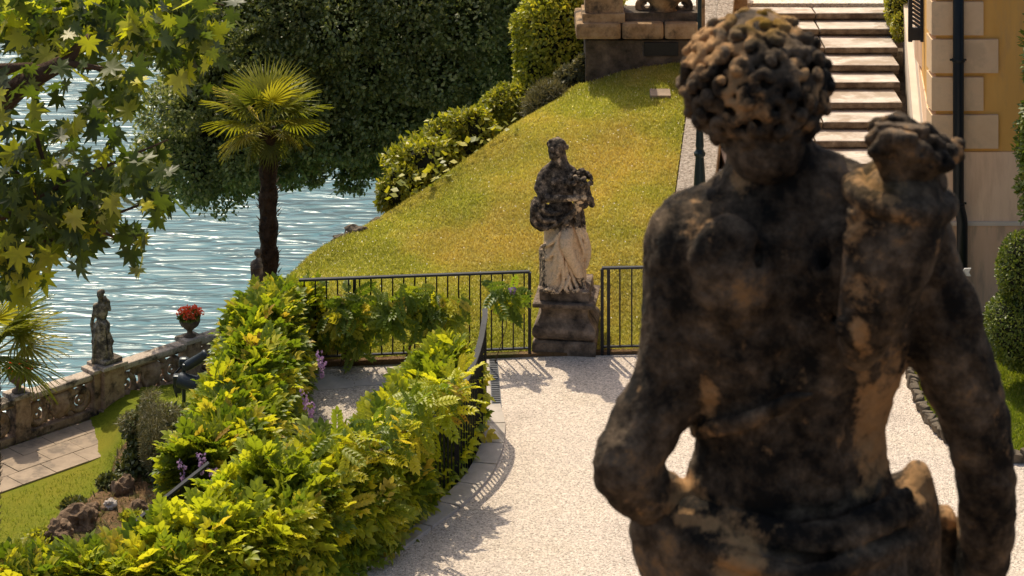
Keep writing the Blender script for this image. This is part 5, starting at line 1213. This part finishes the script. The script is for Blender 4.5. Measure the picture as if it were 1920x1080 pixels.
# drapery round the hips, falling to the plinth
dp = Sculpt((.14,3.35,6.9),(.86,4.1,8.26),.0085)
dp.ell(S(1480,1040,.02),(.20,.125,.115),.05); dp.cap(S(1420,1080,.02),S(1400,1550,.0),.135,.12,.05); dp.cap(S(1570,1080,.02),S(1590,1550,.02),.14,.12,.05)
dp.ell(S(1425,1100,-.05),(.10,.10,.11),.04); dp.ell(S(1575,1100,-.05),(.10,.10,.11),.04)
dp.ell(S(1690,990,.02),(.055,.07,.085),.03); dp.cap(S(1710,960,.02),S(1715,1200,.02),.035,.04,.03)
dp.poly([S(1208,955,.0),S(1222,1010,.0),S(1262,1065,.0),S(1330,1130,.0),S(1400,1250,0)],[.014,.026,.040,.05,.05],.03,n=10)
dp.poly([S(1240,975,-.01),S(1300,1000,-.02),S(1380,1040,-.05),S(1480,1080,-.11)],[.03,.05,.055,.03],.03,n=9)
dp.ell(S(1721,912,.03),(.026,.04,.040),.012); dp.ell(S(1735,945,.03),(.018,.03,.03),.012)
folds = [([S(1352,948,-.04),S(1310,968,-.05),S(1272,990,-.03)],[.008,.009,.007]),([S(1345,942,-.03),S(1430,982,-.10),S(1520,998,-.125),S(1620,970,-.10),S(1700,925,-.03)],[.012]*5),
 ([S(1370,975,-.07),S(1450,1010,-.12),S(1560,1020,-.13),S(1660,985,-.09),S(1740,945,.0)],[.011]*5),([S(1290,1010,-.07),S(1400,1055,-.14),S(1520,1075,-.16),S(1650,1040,-.11),S(1745,1000,.0)],[.012]*5),
 ([S(1240,990,-.02),S(1270,1040,-.05),S(1330,1090,-.08),S(1420,1140,-.15)],[.012]*4),([S(1285,1020,-.06),S(1320,1060,-.09),S(1380,1110,-.13)],[.010]*3)]
for P_, r_ in folds: dp.poly(P_, r_, .012, n=14)
for k in range(11):
    x = 1290+k*42; dp.poly([S(x,1150,-.11+.004*abs(k-5)**1.6),S(x-12,1350,-.11),S(x+6,1580,-.10)],[.012,.017,.02],.02)
TAN3 = [(S(1390,1050,-.12),(.055,.1,.06),.95),(S(1345,1000,-.06),(.05,.06,.02),.5),(S(1312,968,-.05),(.05,.05,.012),1.0),(S(1721,905,.02),(.03,.08,.045),1.1),(S(1600,1065,-.1),(.05,.1,.04),.3),(S(1740,1050,0),(.02,.08,.06),.4),(S(1240,1040,0),(.02,.06,.05),.5)]  # hip knot painted pale as if sunlit
link('drapery', dp.mesh('drapery', lambda V: {'tan': blobs(V, TAN3), 'yel': np.zeros(len(V))}, amp=.0026, nsc=40), M['statue_near'], near)
MB().box((W(1500,600,D1).x, D1, 6.92), (.62,.5,.12), 0, .015).build('plinth', M['statue_near'], near)
pw = MB().box((W(1500,600,D1).x, D1, 6.63), (.8,.7,.46), 0, .02).build('statue_pedestal', M['ruststone']); tag(pw, 'squat pedestal below the large youth statue, out of the picture', 'pedestal')
tw = MB().box((1.0,2.2,3.2), (10,3.8,6.4)).build('viewing_terrace', M['ruststone']); tag(tw, kind='structure')

# --- draped statue in the middle, Y about 26.3 m
D2 = 26.35
def Q(px, py, dy=0.0): return W(px, py, D2+dy)
bc = Q(1064,660)
ped = thing('scroll_pedestal', (bc.x,D2+.35,0), 'dark bulging carved pedestal between the two fences', 'pedestal')
def prof_ped(name, prof, mat, parent=ped):      # square stacked profile (half width, z)
    m = MB(); rings = []; rc = Matrix.Rotation(math.radians(-7),3,'Z'); c = Vector((bc.x,D2+.34,0))
    for hw, z in prof:
        ring = []
        for sx_, sy_ in ((-1,-1),(1,-1),(1,1),(-1,1)):
            for t in [k_/10 for k_ in range(10)]:
                nxt = {(-1,-1):(1,-1),(1,-1):(1,1),(1,1):(-1,1),(-1,1):(-1,-1)}[(sx_,sy_)]
                ring.append(m.bm.verts.new(c+rc@Vector(((sx_*(1-t)+nxt[0]*t)*hw,(sy_*(1-t)+nxt[1]*t)*hw,z))))
        rings.append(ring)
    for a, b_ in zip(rings, rings[1:]):
        for k in range(40): m.bm.faces.new((a[k],a[(k+1)%40],b_[(k+1)%40],b_[k]))
    m.bm.faces.new(rings[0][::-1]); m.bm.faces.new(rings[-1]); return m.build(name, mat, parent)
zq = lambda py: H-(py-YH)/F*(D2)
M['pedstone'] = stone('lichened pedestal stone', [(.35,(.04,.032,.025)),(.5,(.16,.12,.085)),(.62,(.28,.21,.15)),(.75,(.42,.33,.24))], scale=6, fine=30, bump=1, bdist=.025)
o = prof_ped('base', [(.35,-.05),(.35,.10),(.345,.13),(.325,.15)], M['pedstone']); rough_verts(o,.004,9)
o = prof_ped('body', [(.29,.152),(.325,.175),(.345,.205),(.350,.24),(.343,.275),(.322,.31),(.290,.345),(.266,.385),(.256,.43),(.258,.47),(.275,.498)], M['pedstone']); rough_verts(o,.004,9)
o = prof_ped('cap', [(.30,.500),(.335,.510),(.345,.530),(.345,.555),(.315,.566)], M['pedstone']); rough_verts(o,.004,9)
mid = thing('draped_statue', (bc.x,D2+.34,.56), 'draped woman statue holding a basket of fruit and flowers, dark above and pale below', 'statue')
o = prof_ped('plinth', [(.27,.568),(.275,.58),(.275,.69),(.265,.70)], M['pedstone'], mid); rough_verts(o,.008,8)
DY = .30
def Qs_(px, py, dy=0.0): return Q(px, py, DY+dy)
g = Sculpt((.10,26.2,.66),(.95,27.05,2.5),.0098)
P = Qs_
# torso
g.ell(P(1050,345),(.155,.11,.17),.03).ell(P(1052,395),(.15,.12,.16),.03).cap(P(1024,326),P(1072,324),.068,.06,.03)
g.cap(P(1046,290),P(1048,322),.055,.062,.02).ell(P(1030,352,.0),(.09,.10,.13),.03).ell(P(1068,350,.0),(.09,.10,.13),.03)
g.cap(P(1046,302),P(1024,322),.055,.055,.03).cap(P(1046,302),P(1070,321),.055,.055,.03).cap(P(1052,285,.04),P(1060,318,.03),.05,.05,.03)
g.ell(P(1040,342,-.09),(.045,.04,.045),.02).ell(P(1062,342,-.09),(.045,.04,.045),.02)
# head turned to the viewer's left
hd = P(1043,280); g.ell(hd,(.092,.10,.108),.015).ell(hd+Vector((-.03,-.04,-.055)),(.052,.055,.06),.015)
g.cap(hd+Vector((-.045,-.055,0)),hd+Vector((-.055,-.062,-.03)),.008,.012,.006).ell(hd+Vector((-.03,-.05,-.088)),(.022,.022,.016),.008)
g.ell(hd+Vector((-.045,-.050,-.060)),(.016,.013,.006),.003)
g.ell(hd+Vector((-.055,-.025,.0)),(.014,.012,.010),.002,sub=True).ell(hd+Vector((-.022,-.066,.0)),(.014,.012,.010),.002,sub=True)
# near arm across the body
g.poly([P(1018,332,-.02),P(1012,352,-.06),P(1020,372,-.12)],[.066,.060,.052],.02)
g.poly([P(1020,373,-.12),P(1048,372,-.22),P(1080,372,-.24),P(1092,371,-.23)],[.044,.04,.031,.03],.012)
g.ell(P(1096,371,-.235),(.032,.025,.03),.01)
for k in range(4): g.poly([P(1098,365+4*k,-.24),P(1105,365+4*k,-.25),P(1107,368+4*k,-.235)],[.0095,.009,.008],.003)
g.poly([P(1096,364,-.24),P(1099,359,-.245)],[.010,.008],.003)
# other arm under the basket
g.poly([P(1078,330,0),P(1098,352,-.03),P(1104,374,-.10)],[.055,.048,.042],.02); g.poly([P(1104,374,-.1),P(1096,385,-.17),P(1088,383,-.2)],[.04,.034,.03],.02)
# legs: standing leg and the bent leg in front
g.cap(P(1040,420),P(1035,520),.12,.09,.04).cap(P(1035,500,.03),P(1033,546,.05),.10,.12,.04)
g.poly([P(1062,425,-.06),P(1061,452,-.20),P(1064,470,-.22),P(1078,500,-.17),P(1090,528,-.13),P(1094,540,-.13)],[.10,.078,.062,.052,.036,.034],.02,n=14)
g.ell(P(1062,462,-.245),(.042,.03,.045),.015); g.ell(P(1083,503,-.15),(.038,.045,.07),.02)
g.poly([P(1094,540,-.13),P(1100,547,-.24)],[.032,.026],.01)
for k in range(5): g.ell(P(1093+4.2*k,549,-.275+.008*k),(.012,.02,.011),.003)
g.poly([P(1040,545,-.15),P(1042,549,-.25)],[.035,.026],.01)
for k in range(5): g.ell(P(1034+4.2*k,549.5,-.275),(.012,.02,.011),.003)
body_tan = lambda V: np.clip((1.52-V[:,2])/.22,0,1)*1.05
def mattr(V):
    t = np.clip((zq(432)+.0-V[:,2])/.12+.5,0,1.0)
    t = t*np.where(V[:,2] < zq(528), .55, 1.0)
    t = np.maximum(t, blobs(V,[(P(1049,302,-.05),(.022,.1,.06),.9),(P(1075,374,-.25),(.10,.06,.03),.75),(P(1096,371,-.25),(.05,.06,.04),.8),(P(1040,345,-.1),(.03,.05,.04),.25)]))  # throat and arm: bounced light and sun painted in as tan
    return {'tan': t, 'yel': np.zeros(len(V))}
link('body', g.mesh('body', mattr, amp=.003, nsc=30), M['statue_mid'], mid)
# hair with wreath
hh_ = Sculpt(hd-Vector((.15,.15,.18)), hd+Vector((.15,.15,.17)), .0075); hh_.ell(hd+Vector((.010,.012,.035)),(.105,.11,.09),.01)
for k in range(46):
    a = k*.7; ring = k%3; c = hd+Vector((math.cos(a)*(.106-.016*ring)+.008, math.sin(a)*(.106-.016*ring)+.01, .028+.034*ring+.01*math.sin(k*3)-.01)); hh_.ell(c,(.026,.026,.023),.004)
hh_.poly([hd+Vector((.06,.04,-.01)), hd+Vector((.062,.03,-.09)), hd+Vector((.075,.01,-.15))],[.03,.022,.014],.01)
link('hair', hh_.mesh('hair', lambda V:{'tan':np.full(len(V),.05)+.35*np.array([mnoise.noise(Vector(v)*25) for v in V]),'yel':np.zeros(len(V))}, amp=.003, nsc=30), M['statue_mid'], mid)
# drapery
d2 = Sculpt((.10,26.2,.66),(.95,27.05,2.1),.0098)
d2.cap(P(1056,415,.02),P(1046,535,.03),.185,.20,.05).cap(P(1070,440,-.02),P(1072,530,.0),.14,.13,.05).ell(P(1050,535,.02),(.215,.20,.10),.04).ell(P(1052,546,-.03),(.25,.22,.055),.04).cap(P(1040,470,-.05),P(1040,535,-.07),.14,.15,.04).cap(P(1085,420,.0),P(1088,520,.03),.07,.07,.04)
d2.ell(P(1022,405,-.05),(.125,.14,.13),.03).ell(P(1050,400,.0),(.17,.13,.10),.03).ell(P(1012,385,.0),(.06,.1,.09),.03)
d2.cap(P(1022,470,.1),P(1024,540,.1),.07,.07,.03)
F2 = [ # long folds: pixel path, depth path, radii
 ([(1000,378),(998,398),(1005,420),(1024,428)],[-.10,-.17,-.18,-.17],.022),([(1004,372),(1004,392),(1016,412),(1040,414)],[-.13,-.21,-.22,-.2],.020),([(1010,368),(1012,386),(1028,400),(1052,398)],[-.15,-.22,-.23,-.19],.018),([(998,400),(1000,418),(1016,430)],[-.08,-.12,-.14],.024),
 ([(1090,385),(1070,400),(1045,420),(1020,430)],[-.16,-.2,-.2,-.15],.016),
 ([(1080,392),(1055,430),(1035,455),(1016,462)],[-.17,-.22,-.2,-.1],.017),([(1074,400),(1050,445),(1032,480),(1018,486)],[-.18,-.23,-.21,-.1],.017),([(1060,415),(1046,460),(1036,500),(1022,508)],[-.2,-.24,-.2,-.1],.017),
 ([(1052,430),(1049,480),(1044,520),(1024,540)],[-.22,-.25,-.22,-.15],.019),([(1056,440),(1054,485),(1056,525),(1048,547)],[-.22,-.25,-.22,-.24],.018),([(1046,440),(1042,490),(1034,530),(1020,548)],[-.2,-.22,-.2,-.2],.017),
 ([(1060,490),(1064,520),(1072,545)],[-.2,-.2,-.23],.018),([(1064,480),(1072,515),(1084,543)],[-.17,-.17,-.2],.016),([(1068,520),(1060,540),(1066,548)],[-.22,-.25,-.26],.014),
 ([(1090,390),(1094,420),(1096,450),(1092,485)],[-.12,-.13,-.12,-.08],.022),([(1082,395),(1087,430),(1100,455),(1100,480)],[-.16,-.17,-.12,-.06],.020),([(1098,440),(1104,470),(1098,500)],[-.08,-.06,-.04],.024),([(1078,420),(1088,450),(1096,475)],[-.16,-.17,-.12],.014),
 ([(1018,548),(1032,543),(1040,548)],[-.2,-.26,-.26],.016),([(1076,548),(1088,541),(1092,546)],[-.24,-.24,-.22],.014),([(1016,470),(1020,500),(1018,530)],[-.05,-.05,-.05],.02)]
for pp_, dd, rr2 in F2: d2.poly([P(x,y,z) for (x,y), z in zip(pp_,dd)], [rr2*1.1]*len(pp_), .015, n=12)
for pp_, dd in (([(1070,425),(1050,470),(1040,515)],[-.27,-.29,-.27]),([(1063,500),(1068,530)],[-.27,-.27]),([(1076,430),(1092,470)],[-.24,-.2])): d2.poly([P(x,y,z) for (x,y), z in zip(pp_,dd)], [.016]*len(pp_), .012, sub=True)
# open the cloth over the bent leg
d2.poly([P(1062,436,-.27),P(1061,460,-.31),P(1070,485,-.30),P(1084,510,-.26),P(1094,536,-.24)],[.085,.10,.085,.07,.055],.015,sub=True,n=12)
def dattr(V):
    t = np.clip((zq(436)-V[:,2])/.10+.45+.5*np.clip((V[:,0]-bc.x+.0)/.12,-.2,.35),0,1.05)
    low = np.clip((V[:,2]-zq(552))/.12,0,1); side = np.clip((V[:,0]-Q(1018,500).x-.02)/.04,0,1)
    return {'tan': t*(.45+.55*low)*(.45+.55*side), 'yel': np.zeros(len(V))}
link('drapery', d2.mesh('drapery', dattr, amp=.004, nsc=22), M['statue_mid'], mid)
# horn with flowers and fruit
hn2 = Sculpt((.50,26.2,1.3),(1.05,26.9,2.25),.0088)
hn2.poly([P(1088,347,-.16),P(1087,365,-.18),P(1084,385,-.16),P(1080,405,-.13)],[.085,.068,.05,.035],.015,n=8)
hn2.poly([P(1098,372,-.17),P(1108,374,-.16),P(1110,384,-.15),P(1104,380,-.16)],[.03,.034,.03,.02],.01)
rq = random.Random(9)
for k in range(46):
    a = rq.uniform(0,2*PI); e = rq.uniform(-.3,1.2); u = Vector((math.cos(a)*math.cos(e)*.135, math.sin(a)*math.cos(e)*.11, math.sin(e)*.105)); r_ = rq.uniform(.022,.034)
    hn2.ell(P(1087,338,-.15)+u,(r_,r_,r_*.9),.003)
    if k%3==0: hn2.ell(P(1087,338,-.15)+u*1.2,(r_*.35,r_*.35,r_*.35),.002,sub=True)
link('flower_basket', hn2.mesh('flower_basket', lambda V:{'tan': np.clip(blobs(V,[(P(1087,385,-.2),(.08,.1,.11),.8)])+.30*np.array([mnoise.noise(Vector(v)*20) for v in V]),0,1),'yel':np.zeros(len(V))}, amp=.003, nsc=30), M['statue_mid'], mid)

# --- small statue on the lake balustrade, seen from behind
pl = Vector((pc.x,pc.y,zb+1.14)); ft = thing('lake_statue', pl, 'small grey draped statue with bent arm standing on the lakeside pillar', 'statue')
def L_(px, py, dy=0): return W(px, py, pc.y+dy)
l = Sculpt((pl.x-.42,pl.y-.42,pl.z-.02),(pl.x+.42,pl.y+.42,pl.z+1.95),.0155)
k0 = L_(0,690).z-0; 
MB().box(pl+Vector((0,0,.05)), (.5,.5,.10), ang, .02).build('plinth', M['statue_far'], ft)
l.cap(L_(191,622),L_(195,676),.17,.24,.05).cap(L_(188,625),L_(185,676),.14,.17,.05).ell(L_(191,612),(.19,.16,.18),.05).ell(L_(190,585),(.16,.12,.20),.05)
l.cap(L_(181,574),L_(199,573),.085,.085,.04).cap(L_(189,568),L_(189,552),.065,.06,.03).ell(L_(188,552),(.085,.09,.105),.02)
l.ell(L_(191,548,-.02),(.075,.07,.07),.01).ell(L_(197,562,-.05),(.04,.05,.10),.02)
l.poly([L_(180,573),L_(176,590,-.05),L_(172,607,.03)],[.055,.045,.04],.02).poly([L_(172,607,.03),L_(174,620,.0),L_(176,636,.02)],[.04,.035,.04],.02)
l.poly([L_(201,573),L_(205,580,-.05),L_(203,565,-.05),L_(197,558,-.02)],[.05,.045,.035,.03],.015)
for (p0,p1,p2) in (((180,615),(176,650),(174,682)),((188,610),(187,650),(184,684)),((196,612),(198,650),(196,684)),((202,620),(206,655),(208,684)),((183,600),(196,610),(203,622)),((205,625),(211,640),(207,655))):
    l.poly([L_(*p0,-.13),L_(*p1,-.17),L_(*p2,-.19)],[.026,.03,.034],.02)
l.cap(L_(175,640,-.02),L_(178,662,.0),.05,.045,.03)
link('body', l.mesh('body', lambda V: {'tan': np.clip(blobs(V,[(L_(193,625,-.15),(.10,.2,.35),.55),(L_(196,600,-.1),(.05,.2,.12),.5),(L_(192,546),(.08,.1,.05),.5)]),0,1),'yel':np.zeros(len(V))}, amp=.010, nsc=10), M['statue_far'], ft)
